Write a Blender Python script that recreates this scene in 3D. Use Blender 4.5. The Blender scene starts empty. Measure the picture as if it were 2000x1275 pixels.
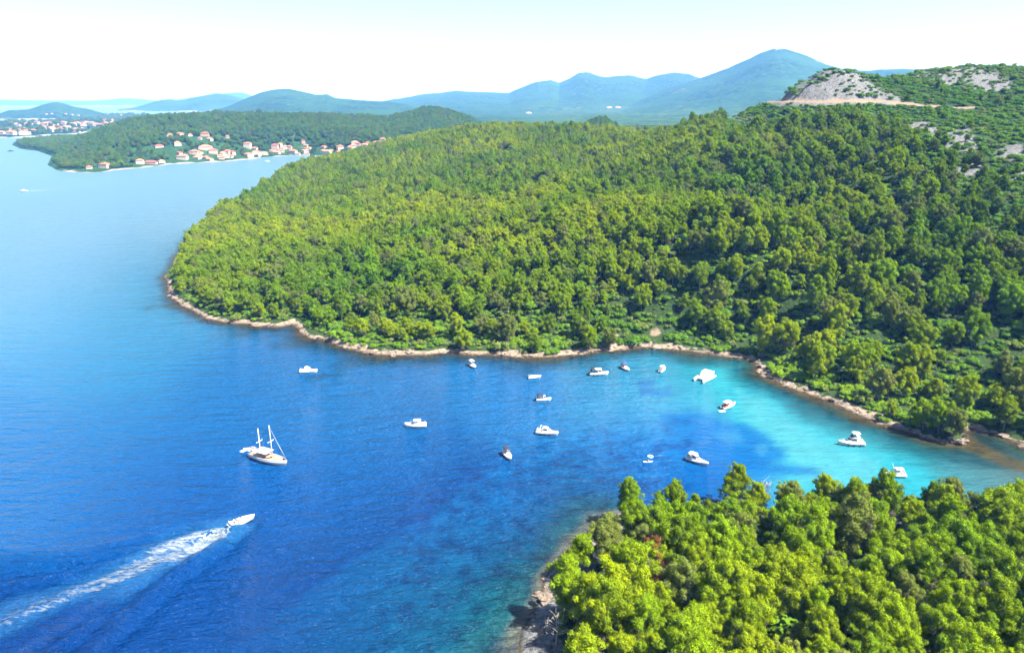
import bpy, math, random
import numpy as np
R = math.radians
rng = np.random.default_rng(7)
random.seed(7)
S = bpy.context.scene

# ------------------------------------------------------------------ camera, sky, sun, exposure
FPX, U0, V0, PITCH, CAMZ = 1400.0, 1000.0, 637.5, R(17.6), 110.0
cam_d = bpy.data.cameras.new('camera')
cam = bpy.data.objects.new('camera', cam_d)
S.collection.objects.link(cam)
cam.location = (0, 0, CAMZ)
cam.rotation_euler = (math.pi / 2 - PITCH, 0, 0)
cam_d.sensor_width = 36.0
cam_d.lens = 36.0 * FPX / 2000.0
cam_d.clip_start, cam_d.clip_end = 1.0, 120000.0
S.camera = cam

SUN_EL, SUN_AZ = R(56), R(112)          # azimuth clockwise from the view direction (+Y)
W = bpy.data.worlds.new('World')
S.world = W
W.use_nodes = True
wn, wl = W.node_tree.nodes, W.node_tree.links
bgn = wn['Background']
sky = wn.new('ShaderNodeTexSky')
sky.sky_type = 'NISHITA'
sky.sun_disc = False
sky.sun_elevation = SUN_EL
sky.sun_rotation = SUN_AZ
sky.air_density, sky.dust_density, sky.ozone_density = 1.0, 1.2, 1.0
wl.new(sky.outputs[0], bgn.inputs[0])
bgn.inputs[1].default_value = 0.05
sun_d = bpy.data.lights.new('sun', 'SUN')
sun_d.energy, sun_d.angle, sun_d.color = 5.0, R(0.5), (1.0, 0.95, 0.86)
sun = bpy.data.objects.new('sun', sun_d)
S.collection.objects.link(sun)
sun.rotation_euler = (math.pi / 2 - SUN_EL, 0, math.pi - SUN_AZ)
sun.location = (300, 0, 500)
S.view_settings.view_transform = 'Standard'
S.view_settings.look = 'None'
S.view_settings.exposure = 2.15
S.view_settings.gamma = 1.0
S.render.engine = 'CYCLES'
S.cycles.use_denoising = True
S.cycles.sample_clamp_direct = 1.2
S.cycles.sample_clamp_indirect = 1.0
S.cycles.max_bounces = 6
S.cycles.diffuse_bounces = 1
S.cycles.glossy_bounces = 3
S.cycles.transmission_bounces = 3
S.cycles.transparent_max_bounces = 8
S.cycles.volume_bounces = 1

# ------------------------------------------------------------------ helpers
CP, SP = math.cos(PITCH), math.sin(PITCH)
def ray_dir(u, v):
    a, b = (u - U0) / FPX, (V0 - v) / FPX
    return np.array([a, CP + b * SP, -SP + b * CP])
def at(u, v, z=0.0):
    d = ray_dir(u, v)
    t = (z - CAMZ) / d[2]
    return np.array([d[0] * t, d[1] * t, z])
def far(u, v, D):
    d = ray_dir(u, v)
    t = D / math.hypot(d[0], d[1])
    return np.array([d[0] * t, d[1] * t, CAMZ + d[2] * t])
def project(x, y, z):
    dz = z - CAMZ
    dep = y * CP - dz * SP
    up = y * SP + dz * CP
    dep = np.where(np.abs(dep) < 1e-3, 1e-3, dep)
    return U0 + FPX * x / dep, V0 - FPX * up / dep, dep
def sstep(a, b, x):
    t = np.clip((x - a) / (b - a), 0, 1)
    return t * t * (3 - 2 * t)
_H = rng.random((256, 256))
def vnoise(x, y):
    xi, yi = np.floor(x).astype(int), np.floor(y).astype(int)
    fx, fy = x - xi, y - yi
    fx, fy = fx * fx * (3 - 2 * fx), fy * fy * (3 - 2 * fy)
    a, b = _H[xi & 255, yi & 255], _H[(xi + 1) & 255, yi & 255]
    c, d = _H[xi & 255, (yi + 1) & 255], _H[(xi + 1) & 255, (yi + 1) & 255]
    return (a * (1 - fx) + b * fx) * (1 - fy) + (c * (1 - fx) + d * fx) * fy - 0.5
def fbm(x, y, s, o=4):
    r, a = 0.0, 1.0
    for k in range(o):
        r = r + a * vnoise(x / s + 17.3 * k, y / s + 9.1 * k)
        s, a = s / 2.03, a * 0.5
    return r
def sdf(px, py, poly):
    """signed distance to a closed polygon, positive inside"""
    P = np.asarray(poly)[:, :2]
    Q = np.roll(P, -1, 0)
    d2 = np.full(px.shape, 1e18)
    ins = np.zeros(px.shape, bool)
    for (ax, ay), (bx, by) in zip(P, Q):
        ex, ey = bx - ax, by - ay
        L = ex * ex + ey * ey + 1e-9
        t = np.clip(((px - ax) * ex + (py - ay) * ey) / L, 0, 1)
        d2 = np.minimum(d2, (px - ax - t * ex) ** 2 + (py - ay - t * ey) ** 2)
        c = (ay > py) != (by > py)
        if abs(by - ay) > 1e-9:
            ins ^= c & (px < (bx - ax) * (py - ay) / (by - ay) + ax)
    d = np.sqrt(d2)
    return np.where(ins, d, -d)
def in_poly(px, py, poly):
    return sdf(px, py, poly) > 0
def dist_line(px, py, pts):
    d2 = np.full(px.shape, 1e18)
    for a, b in zip(pts[:-1], pts[1:]):
        e = b - a
        t = np.clip(((px - a[0]) * e[0] + (py - a[1]) * e[1]) / (e @ e + 1e-9), 0, 1)
        d2 = np.minimum(d2, (px - a[0] - t * e[0]) ** 2 + (py - a[1] - t * e[1]) ** 2)
    return np.sqrt(d2)
def lin(c):
    c = np.asarray(c, float) / 255.0
    return np.where(c <= 0.04045, c / 12.92, ((c + 0.055) / 1.055) ** 2.4)

def link(name, me, parent=None):
    o = bpy.data.objects.new(name, me)
    S.collection.objects.link(o)
    if parent is not None:
        o.parent = parent
    return o
def tag(o, label=None, cat=None, group=None, kind=None):
    if label: o['label'] = label
    if cat: o['category'] = cat
    if group: o['group'] = group
    if kind: o['kind'] = kind
    return o
def empty(name, loc, rz=0.0, label=None, cat=None, group=None):
    o = bpy.data.objects.new(name, None)
    S.collection.objects.link(o)
    o.location = [float(c) for c in loc]
    o.rotation_euler = (0, 0, rz)
    o.empty_display_size = 0.5
    return tag(o, label, cat, group)
def np_mesh(name, V, F, mat=None, smooth=True):
    """V (n,3); F (m,4) or (m,3) int arrays"""
    me = bpy.data.meshes.new(name)
    V = np.asarray(V, np.float32)
    F = np.asarray(F, np.int32)
    n, k = F.shape
    me.vertices.add(len(V)); me.vertices.foreach_set('co', V.ravel())
    me.loops.add(n * k); me.loops.foreach_set('vertex_index', F.ravel())
    me.polygons.add(n)
    me.polygons.foreach_set('loop_start', np.arange(0, n * k, k, dtype=np.int32))
    me.polygons.foreach_set('use_smooth', np.full(n, smooth))
    me.update(calc_edges=True)
    if mat: me.materials.append(mat)
    return me
def attr(me, name, data, dom='POINT', typ='FLOAT'):
    a = me.attributes.new(name, typ, dom)
    key = {'FLOAT': 'value', 'INT': 'value', 'FLOAT_VECTOR': 'vector', 'FLOAT_COLOR': 'color'}[typ]
    a.data.foreach_set(key, np.asarray(data, np.int32 if typ == 'INT' else np.float32).ravel())
def grid_mesh(name, xs, ys, Z, mat):
    nx, ny = len(xs), len(ys)
    X, Y = np.meshgrid(xs, ys)
    V = np.stack([X.ravel(), Y.ravel(), Z.ravel()], 1)
    i = (np.arange(ny - 1)[:, None] * nx + np.arange(nx - 1)[None]).ravel()
    F = np.stack([i, i + 1, i + nx + 1, i + nx], 1)
    return np_mesh(name, V, F, mat)
def bilerp(xs, ys, Z, px, py):
    ix = np.clip(np.searchsorted(xs, px) - 1, 0, len(xs) - 2)
    iy = np.clip(np.searchsorted(ys, py) - 1, 0, len(ys) - 2)
    fx = np.clip((px - xs[ix]) / (xs[ix + 1] - xs[ix]), 0, 1)
    fy = np.clip((py - ys[iy]) / (ys[iy + 1] - ys[iy]), 0, 1)
    return ((Z[iy, ix] * (1 - fx) + Z[iy, ix + 1] * fx) * (1 - fy)
            + (Z[iy + 1, ix] * (1 - fx) + Z[iy + 1, ix + 1] * fx) * fy)

class MB:
    """collects quads and triangles, built as one mesh object"""
    def __init__(s): s.v, s.f = [], []
    def add(s, vs, fs):
        b = len(s.v)
        s.v += [tuple(float(c) for c in v) for v in vs]
        s.f += [tuple(b + i for i in f) for f in fs]
    def box(s, cx, cy, cz, sx, sy, sz, tx=1.0, ty=1.0):
        h = []
        for z, kx, ky in ((-1, 1, 1), (1, tx, ty)):
            for x, y in ((-1, -1), (1, -1), (1, 1), (-1, 1)):
                h.append((cx + x * sx * kx / 2, cy + y * sy * ky / 2, cz + z * sz / 2))
        s.add(h, [(3, 2, 1, 0), (4, 5, 6, 7), (0, 1, 5, 4), (1, 2, 6, 5), (2, 3, 7, 6), (3, 0, 4, 7)])
    def loft(s, rings, cap=True, close=True):
        n = len(rings[0]); vs = [p for r in rings for p in r]; fs = []
        for k in range(len(rings) - 1):
            for i in range(n if close else n - 1):
                j = (i + 1) % n
                fs.append((k * n + i, k * n + j, (k + 1) * n + j, (k + 1) * n + i))
        if cap:
            fs.append(tuple(reversed(range(n)))); fs.append(tuple((len(rings) - 1) * n + i for i in range(n)))
        s.add(vs, fs)
    def tube(s, pts, r, n=6):
        pts = [np.array(p, float) for p in pts]
        rr = r if hasattr(r, '__len__') else [r] * len(pts)
        rings = []
        for k, p in enumerate(pts):
            d = pts[min(k + 1, len(pts) - 1)] - pts[max(k - 1, 0)]
            d = d / (np.linalg.norm(d) + 1e-9)
            a = np.cross(d, (0, 0, 1) if abs(d[2]) < 0.9 else (1, 0, 0)); a /= np.linalg.norm(a)
            b = np.cross(d, a)
            rings.append([p + rr[k] * (math.cos(t) * a + math.sin(t) * b) for t in np.linspace(0, 2 * math.pi, n, endpoint=False)])
        s.loft(rings)
    def build(s, name, mat, parent=None, smooth=False):
        me = bpy.data.meshes.new(name)
        me.from_pydata(s.v, [], s.f)
        me.update()
        if smooth: me.polygons.foreach_set('use_smooth', [True] * len(me.polygons))
        me.materials.append(mat)
        return link(name, me, parent)

# ------------------------------------------------------------------ materials
def mat_new(name):
    m = bpy.data.materials.new(name); m.use_nodes = True
    nt = m.node_tree
    return m, nt.nodes, nt.links, nt.nodes['Principled BSDF'], nt.nodes['Material Output']
def noise(nd, lk, scale, detail=4, rough=0.6, coord=None, dim='3D'):
    n = nd.new('ShaderNodeTexNoise'); n.noise_dimensions = dim
    n.inputs['Scale'].default_value = scale; n.inputs['Detail'].default_value = detail; n.inputs['Roughness'].default_value = rough
    if coord is not None: lk.new(coord, n.inputs['Vector'])
    return n
def ramp(nd, lk, src, stops):
    r = nd.new('ShaderNodeValToRGB')
    e = r.color_ramp.elements
    while len(e) < len(stops): e.new(0.5)
    for k, (p, c) in enumerate(stops):
        e[k].position = p; e[k].color = (*c, 1) if len(c) == 3 else c
    lk.new(src, r.inputs[0]); return r
def mixc(nd, lk, fac, a, b, mode='MIX'):
    m = nd.new('ShaderNodeMix'); m.data_type = 'RGBA'; m.blend_type = mode
    for sock, v in ((m.inputs[0], fac), (m.inputs[6], a), (m.inputs[7], b)):
        if hasattr(v, 'is_linked'): lk.new(v, sock)
        elif isinstance(v, (int, float)): sock.default_value = v
        else: sock.default_value = (*v, 1)
    return m.outputs[2]
def mth(nd, lk, op, a, b=None, clamp=False):
    m = nd.new('ShaderNodeMath'); m.operation = op; m.use_clamp = clamp
    for sock, v in ((m.inputs[0], a), (m.inputs[1], b)):
        if v is None: continue
        if hasattr(v, 'is_linked'): lk.new(v, sock)
        else: sock.default_value = v
    return m.outputs[0]
def geo_pos(nd): return nd.new('ShaderNodeNewGeometry').outputs['Position']
def get_attr(nd, name):
    a = nd.new('ShaderNodeAttribute'); a.attribute_name = name; return a

def plain(name, col, rough=0.5, var=0.06, scale=3.0, metallic=0.0, spec=0.5):
    m, nd, lk, p, o = mat_new(name)
    tc = nd.new('ShaderNodeTexCoord')
    n = noise(nd, lk, scale, 4, 0.6, tc.outputs['Object'])
    c = np.array(col)
    r = ramp(nd, lk, n.outputs[0], [(0.3, tuple(c * (1 - var))), (0.7, tuple(np.minimum(c * (1 + var), 1)))])
    lk.new(r.outputs[0], p.inputs['Base Color'])
    p.inputs['Roughness'].default_value = rough; p.inputs['Metallic'].default_value = metallic
    p.inputs['Specular IOR Level'].default_value = spec
    return m

def foliage(name, dark, light, yellow, region=True):
    """needles: hue differs from tree to tree, from spray to spray and slowly across the hillside"""
    m, nd, lk, p, o = mat_new(name)
    oi = nd.new('ShaderNodeObjectInfo')
    ti = get_attr(nd, 'tint')
    f1 = mth(nd, lk, 'MULTIPLY', oi.outputs['Random'], 0.50)
    f2 = mth(nd, lk, 'MULTIPLY_ADD', ti.outputs['Fac'], 0.80); nd[-1].inputs[2].default_value = -0.10
    f = mth(nd, lk, 'ADD', f1, f2, True)
    c = mixc(nd, lk, f, dark, light)
    n = noise(nd, lk, 0.012, 2, 0.5, geo_pos(nd))
    yf = mth(nd, lk, 'MULTIPLY_ADD', n.outputs[0], 2.4); nd[-1].inputs[2].default_value = -0.75
    nd[-1].use_clamp = True
    r2 = mth(nd, lk, 'FRACT', mth(nd, lk, 'MULTIPLY', oi.outputs['Random'], 7.31))
    yf = mth(nd, lk, 'MULTIPLY', yf, mth(nd, lk, 'MULTIPLY_ADD', r2, 0.9)); 
    sp = nd.new('ShaderNodeSeparateXYZ'); lk.new(geo_pos(nd), sp.inputs[0])
    def rng_(src, a, b, lo, hi):
        m_ = nd.new('ShaderNodeMapRange'); m_.inputs[1].default_value = a; m_.inputs[2].default_value = b; m_.inputs[3].default_value = lo; m_.inputs[4].default_value = hi
        lk.new(src, m_.inputs[0]); return m_.outputs[0]
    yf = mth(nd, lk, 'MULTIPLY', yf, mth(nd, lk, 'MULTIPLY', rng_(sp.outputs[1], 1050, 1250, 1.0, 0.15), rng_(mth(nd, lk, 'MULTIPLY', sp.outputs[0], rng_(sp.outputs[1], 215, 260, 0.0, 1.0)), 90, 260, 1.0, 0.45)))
    c = mixc(nd, lk, mth(nd, lk, 'MULTIPLY', rng_(sp.outputs[1], 1050, 1250, 0.0, 0.42), 1.0), c, (0.052, 0.130, 0.034))  # distant woods shifted to bluer green, a haze tint painted into the leaf colour
    c = mixc(nd, lk, yf, c, yellow)
    old = mth(nd, lk, 'GREATER_THAN', mth(nd, lk, 'FRACT', mth(nd, lk, 'MULTIPLY', oi.outputs['Random'], 13.7)), 0.84)
    c = mixc(nd, lk, mth(nd, lk, 'MULTIPLY', old, 0.65), c, (0.120, 0.135, 0.040))
    dry = mth(nd, lk, 'GREATER_THAN', ti.outputs['Fac'], 1.2)
    c = mixc(nd, lk, dry, c, (0.085, 0.080, 0.045))
    rust = mth(nd, lk, 'GREATER_THAN', ti.outputs['Fac'], 1.5)
    c = mixc(nd, lk, rust, c, (0.17, 0.075, 0.03))
    d = nd.new('ShaderNodeBsdfDiffuse'); t = nd.new('ShaderNodeBsdfTranslucent'); x = nd.new('ShaderNodeMixShader')
    lk.new(c, d.inputs[0]); lk.new(c, t.inputs[0]); x.inputs[0].default_value = 0.15
    lk.new(d.outputs[0], x.inputs[1]); lk.new(t.outputs[0], x.inputs[2]); lk.new(x.outputs[0], o.inputs[0])
    nd.remove(p)
    return m
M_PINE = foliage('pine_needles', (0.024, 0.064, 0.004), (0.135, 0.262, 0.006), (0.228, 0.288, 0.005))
M_BUSH = foliage('bush_leaves', (0.028, 0.080, 0.012), (0.078, 0.175, 0.016), (0.130, 0.215, 0.010))
M_BARK = plain('bark', (0.16, 0.125, 0.10), 0.9, 0.25, 2.0, spec=0.2)
M_DRY = plain('dry_wood', (0.30, 0.27, 0.25), 0.9, 0.2, 2.0, spec=0.2)

def rock_mat(name, a, b, c):
    m, nd, lk, p, o = mat_new(name)
    pos = geo_pos(nd)
    n1 = noise(nd, lk, 0.35, 6, 0.7, pos); n2 = noise(nd, lk, 2.2, 6, 0.7, pos)
    col = ramp(nd, lk, n1.outputs[0], [(0.33, a), (0.52, b), (0.70, c)])
    d = ramp(nd, lk, n2.outputs[0], [(0.35, (0.45, 0.42, 0.40)), (0.55, (1, 1, 1))])
    cc = mixc(nd, lk, 1.0, col.outputs[0], d.outputs[0], 'MULTIPLY')
    sx_ = nd.new('ShaderNodeSeparateXYZ'); lk.new(pos, sx_.inputs[0])
    wet = ramp(nd, lk, sx_.outputs[2], [(0.10, (0.35, 0.32, 0.28)), (0.45, (1, 1, 1))])
    cc = mixc(nd, lk, 1.0, cc, wet.outputs[0], 'MULTIPLY')
    lk.new(cc, p.inputs['Base Color']); p.inputs['Roughness'].default_value = 0.9; p.inputs['Specular IOR Level'].default_value = 0.2
    bp = nd.new('ShaderNodeBump'); bp.inputs['Strength'].default_value = 0.8; bp.inputs['Distance'].default_value = 0.5
    lk.new(n2.outputs[0], bp.inputs['Height']); lk.new(bp.outputs[0], p.inputs['Normal'])
    return m
M_ROCK = rock_mat('shore_limestone', (0.10, 0.08, 0.06), (0.22, 0.175, 0.14), (0.32, 0.265, 0.215))

def ground_mat(name):
    """attributes: rock (0..1), road (0..1)"""
    m, nd, lk, p, o = mat_new(name)
    pos = geo_pos(nd)
    n1 = noise(nd, lk, 0.06, 6, 0.65, pos); n2 = noise(nd, lk, 0.7, 6, 0.7, pos)
    g = ramp(nd, lk, n2.outputs[0], [(0.35, (0.012, 0.026, 0.007)), (0.55, (0.024, 0.046, 0.012)), (0.72, (0.045, 0.058, 0.020))])
    rk = ramp(nd, lk, n2.outputs[0], [(0.36, (0.038, 0.039, 0.039)), (0.5, (0.098, 0.100, 0.102)), (0.68, (0.18, 0.182, 0.185))])
    sh = ramp(nd, lk, n2.outputs[0], [(0.30, (0.06, 0.05, 0.04)), (0.47, (0.155, 0.125, 0.095)), (0.70, (0.28, 0.235, 0.185))])
    rd = ramp(nd, lk, n2.outputs[0], [(0.35, (0.13, 0.10, 0.072)), (0.65, (0.20, 0.155, 0.115))])
    a = get_attr(nd, 'rock').outputs['Fac']; b = get_attr(nd, 'road').outputs['Fac']; s_ = get_attr(nd, 'shore').outputs['Fac']
    def mask(x, k):
        y = mth(nd, lk, 'ADD', x, mth(nd, lk, 'MULTIPLY_ADD', n1.outputs[0], k)); 
        nd[-2].inputs[2].default_value = -k / 2
        r = ramp(nd, lk, y, [(0.42, (0, 0, 0)), (0.58, (1, 1, 1))]); return r.outputs[0]
    c = mixc(nd, lk, mask(a, 0.9), g.outputs[0], rk.outputs[0])
    c = mixc(nd, lk, mask(s_, 0.5), c, sh.outputs[0])
    c = mixc(nd, lk, mask(b, 0.3), c, rd.outputs[0])
    sx_ = nd.new('ShaderNodeSeparateXYZ'); lk.new(pos, sx_.inputs[0])
    wet = ramp(nd, lk, sx_.outputs[2], [(0.12, (0.35, 0.31, 0.25)), (0.50, (1, 1, 1))])
    c = mixc(nd, lk, 1.0, c, wet.outputs[0], 'MULTIPLY')
    lk.new(c, p.inputs['Base Color']); p.inputs['Roughness'].default_value = 0.95; p.inputs['Specular IOR Level'].default_value = 0.1
    bp = nd.new('ShaderNodeBump'); bp.inputs['Strength'].default_value = 0.7; bp.inputs['Distance'].default_value = 0.8
    lk.new(n2.outputs[0], bp.inputs['Height']); lk.new(bp.outputs[0], p.inputs['Normal'])
    return m
M_GROUND = ground_mat('hillside_ground')

def hill_mat(name, scale=0.02):
    """scrub covered hills seen from afar"""
    m, nd, lk, p, o = mat_new(name)
    pos = geo_pos(nd)
    n1 = noise(nd, lk, scale * 0.12, 6, 0.6, pos); n2 = noise(nd, lk, scale * 1.5, 6, 0.72, pos); n3 = noise(nd, lk, scale * 0.5, 6, 0.7, pos)
    g = ramp(nd, lk, n2.outputs[0], [(0.36, (0.001, 0.005, 0.003)), (0.50, (0.009, 0.030, 0.011)), (0.64, (0.055, 0.095, 0.032))])
    g2 = mixc(nd, lk, ramp(nd, lk, n1.outputs[0], [(0.40, (0, 0, 0)), (0.62, (1, 1, 1))]).outputs[0], g.outputs[0], (0.022, 0.056, 0.020))
    a = get_attr(nd, 'rock').outputs['Fac']
    y = mth(nd, lk, 'ADD', a, mth(nd, lk, 'MULTIPLY_ADD', n3.outputs[0], 1.6)); nd[-2].inputs[2].default_value = -0.8
    c = mixc(nd, lk, ramp(nd, lk, y, [(0.46, (0, 0, 0)), (0.62, (1, 1, 1))]).outputs[0], g2, (0.22, 0.20, 0.175))
    f = get_attr(nd, 'field').outputs['Fac']
    fl = ramp(nd, lk, n3.outputs[0], [(0.40, (0.016, 0.050, 0.016)), (0.54, (0.045, 0.085, 0.030)), (0.66, (0.10, 0.10, 0.06))])
    ff = mth(nd, lk, 'MULTIPLY', f, ramp(nd, lk, n2.outputs[0], [(0.42, (0, 0, 0)), (0.60, (1, 1, 1))]).outputs[0])
    c = mixc(nd, lk, ff, c, fl.outputs[0])
    lk.new(c, p.inputs['Base Color']); p.inputs['Roughness'].default_value = 1.0; p.inputs['Specular IOR Level'].default_value = 0.0
    bp = nd.new('ShaderNodeBump'); bp.inputs['Strength'].default_value = 1.0; bp.inputs['Distance'].default_value = 6.0
    lk.new(n2.outputs[0], bp.inputs['Height']); lk.new(bp.outputs[0], p.inputs['Normal'])
    return m
M_HILL = hill_mat('scrub_hill')

def water_mat():
    m, nd, lk, p, o = mat_new('sea_water')
    pos = geo_pos(nd)
    col = get_attr(nd, 'water_colour').outputs['Color']
    # sea-bed mottling where the water is shallow
    shal = get_attr(nd, 'bed').outputs['Fac']
    nb = noise(nd, lk, 0.16, 6, 0.72, pos)
    mot = ramp(nd, lk, nb.outputs[0], [(0.38, (0.50, 0.55, 0.72)), (0.5, (0.95, 0.97, 1.0)), (0.66, (1.3, 1.3, 1.18))])
    col2 = mixc(nd, lk, shal, col, mixc(nd, lk, 1.0, col, mot.outputs[0], 'MULTIPLY'))
    lk.new(col2, p.inputs['Base Color'])
    lk.new(get_attr(nd, 'chop').outputs['Fac'], p.inputs['Roughness'])
    p.inputs['IOR'].default_value = 1.33; p.inputs['Specular IOR Level'].default_value = 0.24
    def wave(rot, sx, sy, scale, detail):
        mp = nd.new('ShaderNodeMapping'); mp.inputs['Rotation'].default_value = (0, 0, R(rot)); mp.inputs['Scale'].default_value = (sx, sy, 1)
        lk.new(pos, mp.inputs['Vector'])
        return noise(nd, lk, scale, detail, 0.62, mp.outputs[0])
    w1 = wave(38, 0.22, 1.0, 0.11, 3)
    w2 = wave(33, 0.30, 1.0, 0.32, 4)
    w3 = wave(46, 0.45, 1.0, 1.1, 3)
    h = mth(nd, lk, 'ADD', mth(nd, lk, 'MULTIPLY', w1.outputs[0], 4.5), mth(nd, lk, 'MULTIPLY', w2.outputs[0], 4.0))
    h = mth(nd, lk, 'ADD', h, mth(nd, lk, 'MULTIPLY', w3.outputs[0], 1.3))
    calm = get_attr(nd, 'calm').outputs['Fac']
    bp = nd.new('ShaderNodeBump'); bp.inputs['Distance'].default_value = 1.0
    lk.new(mth(nd, lk, 'MULTIPLY_ADD', calm, -0.55), bp.inputs['Strength']); nd[-1].inputs[2].default_value = 0.95
    lk.new(h, bp.inputs['Height']); lk.new(bp.outputs[0], p.inputs['Normal'])
    return m
M_SEA = water_mat()

def foam_mat():
    m, nd, lk, p, o = mat_new('wake_foam')
    f = get_attr(nd, 'foam').outputs['Fac']
    pos = geo_pos(nd)
    mp = nd.new('ShaderNodeMapping'); mp.inputs['Rotation'].default_value = (0, 0, R(-52)); mp.inputs['Scale'].default_value = (0.33, 1, 1)
    lk.new(pos, mp.inputs['Vector'])
    n = noise(nd, lk, 0.95, 8, 0.80, mp.outputs[0])
    n.inputs['Distortion'].default_value = 0.6
    y = mth(nd, lk, 'ADD', f, mth(nd, lk, 'MULTIPLY_ADD', n.outputs[0], 2.2)); nd[-2].inputs[2].default_value = -1.1
    al = ramp(nd, lk, y, [(0.22, (0, 0, 0)), (0.50, (.38, .38, .38)), (0.90, (1, 1, 1))])
    p.inputs['Base Color'].default_value = (0.26, 0.29, 0.30, 1); p.inputs['Roughness'].default_value = 0.7
    lk.new(al.outputs[0], p.inputs['Alpha'])
    return m
M_FOAM = foam_mat()

M_WHITE = plain('white_gelcoat', (0.56, 0.56, 0.55), 0.25, 0.03)
M_CREAM = plain('cream_deck', (0.66, 0.58, 0.47), 0.55, 0.08)
M_TEAK = plain('teak_deck', (0.46, 0.27, 0.16), 0.6, 0.15, 6)
M_DARK = plain('dark_canvas', (0.012, 0.014, 0.030), 0.8, 0.2)
M_NAVY = plain('navy_canvas', (0.02, 0.04, 0.16), 0.8, 0.2)
M_GLASS = plain('tinted_glass', (0.015, 0.018, 0.022), 0.08, 0.2)
M_STEEL = plain('polished_rail', (0.6, 0.6, 0.6), 0.25, 0.05, metallic=1.0)
M_MAST = plain('white_mast', (0.82, 0.82, 0.80), 0.35, 0.03)
M_GREY = plain('grey_rubber', (0.35, 0.36, 0.38), 0.6, 0.1)
M_ENG = plain('black_engine', (0.02, 0.02, 0.022), 0.35, 0.1)
M_RED = plain('red_cushion', (0.42, 0.07, 0.05), 0.7, 0.1)
M_SKIN = plain('skin', (0.45, 0.25, 0.16), 0.6, 0.05)
M_TEAL = plain('pale_teal_vinyl', (0.35, 0.62, 0.66), 0.5, 0.05)
M_WALLS = [plain('render_white', (0.42, 0.39, 0.35), 0.85, 0.06, 0.4), plain('render_cream', (0.40, 0.33, 0.25), 0.85, 0.06, 0.4), plain('render_pink', (0.38, 0.27, 0.22), 0.85, 0.06, 0.4)]
M_ROOFS = [plain('terracotta_tiles', (0.30, 0.105, 0.055), 0.85, 0.2, 0.7), plain('faded_terracotta_tiles', (0.34, 0.15, 0.085), 0.85, 0.2, 0.7), plain('dark_terracotta_tiles', (0.22, 0.065, 0.04), 0.85, 0.2, 0.7)]
M_MASTRED = plain('painted_steel_lattice', (0.62, 0.60, 0.58), 0.5, 0.1)

# ------------------------------------------------------------------ the headland
HEAD_SHORE = [(700, 312), (640, 318), (600, 322), (560, 330), (520, 343), (470, 371), (432, 402), (405, 428), (383, 455), (360, 482), (342, 508),
    (326, 540), (328, 560), (338, 582), (360, 600), (398, 620), (440, 630), (478, 634), (500, 640), (525, 637), (545, 640), (575, 634), (588, 650), (602, 662), (640, 666), (680, 680),
    (720, 690), (760, 693), (800, 692), (840, 694), (880, 690), (920, 694), (960, 692), (1000, 697), (1040, 700), (1080, 698), (1105, 694), (1140, 692), (1180, 686), (1215, 683), (1235, 680), (1262, 678),
    (1300, 681), (1340, 685), (1380, 690), (1420, 696), (1455, 703), (1478, 710), (1482, 724), (1500, 738), (1540, 754), (1580, 770), (1620, 786), (1660, 803), (1700, 821), (1740, 836),
    (1780, 848), (1815, 858), (1850, 868), (1878, 871), (1893, 866), (1888, 850), (1895, 840), (1935, 848), (1970, 860), (2000, 871), (2060, 884), (2250, 920)]
HEAD = [at(u, v)[:2] for u, v in HEAD_SHORE] + [np.array(p) for p in ((420., 240.), (700., 330.), (1250., 900.), (1250., 1750.), (300., 1750.), (-60., 1500.))]
CTRL = [(600, 336, 1210), (700, 313, 1230), (800, 291, 1250), (900, 273, 1250), (960, 262, 1200), (1040, 262, 1120), (1100, 262, 1000), (1200, 270, 880), (1300, 274, 800),
    (1380, 256, 740), (1450, 233, 700), (1500, 205, 690), (1560, 170, 690), (1620, 140, 690), (1645, 141, 690), (1680, 151, 700), (1715, 160, 730), (1760, 162, 760), (1790, 152, 780), (1815, 146, 790), (1850, 145, 800), (1920, 140, 820), (2000, 142, 820), (2120, 145, 820), (2350, 150, 820)]
cp = []
for u, v, D in CTRL:
    p = far(u, v, D); cp.append(p)
    q = far(u, v, D + 260); cp.append(np.array([q[0], q[1], max(p[2] * 0.62 - 12, 2)]))
    if u < 1500:
        h = far(u, v, D * 0.55); cp.append(np.array([h[0], h[1], 0.42 * max(p[2], 0) + 11]))
for u, v, D in ((1620, 330, 480), (1800, 330, 470), (2000, 330, 470), (2200, 330, 470), (1450, 480, 420)):
    p = far(u, 400, D); cp.append(np.array([p[0], p[1], {1620: 62, 1800: 68, 2000: 66, 2200: 66, 1450: 34}[u]]))
for u, v, D in ((1600, 201, 640), (1690, 203, 640), (1750, 206, 645), (1820, 203, 655), (1900, 196, 670), (1980, 196, 670), (2080, 196, 670), (1680, 170, 672), (1740, 178, 695)): cp.append(far(u, v, D))
for a in HEAD[:-6:2]: cp.append(np.array([a[0], a[1], 0.0]))
cp = np.array(cp)
def tps_fit(P, lam=8.0):
    n = len(P); s = 300.0
    X = P[:, :2] / s
    r2 = ((X[:, None] - X[None]) ** 2).sum(-1) + 1e-12
    K = 0.5 * r2 * np.log(r2) + np.eye(n) * lam / 1e5
    A = np.zeros((n + 3, n + 3)); A[:n, :n] = K; A[:n, n] = 1; A[:n, n + 1:] = X; A[n:, :n] = A[:n, n:].T
    w = np.linalg.solve(A, np.r_[P[:, 2], 0, 0, 0])
    def f(x, y):
        out = w[n] + w[n + 1] * x / s + w[n + 2] * y / s
        for k in range(n):
            r = (x / s - X[k, 0]) ** 2 + (y / s - X[k, 1]) ** 2 + 1e-12
            out = out + w[k] * 0.5 * r * np.log(r)
        return out
    return f
head_tps = tps_fit(cp)
hxs = np.unique(np.r_[np.arange(-290, 330, 3.0), np.arange(330, 1100, 7.0)])
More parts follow.
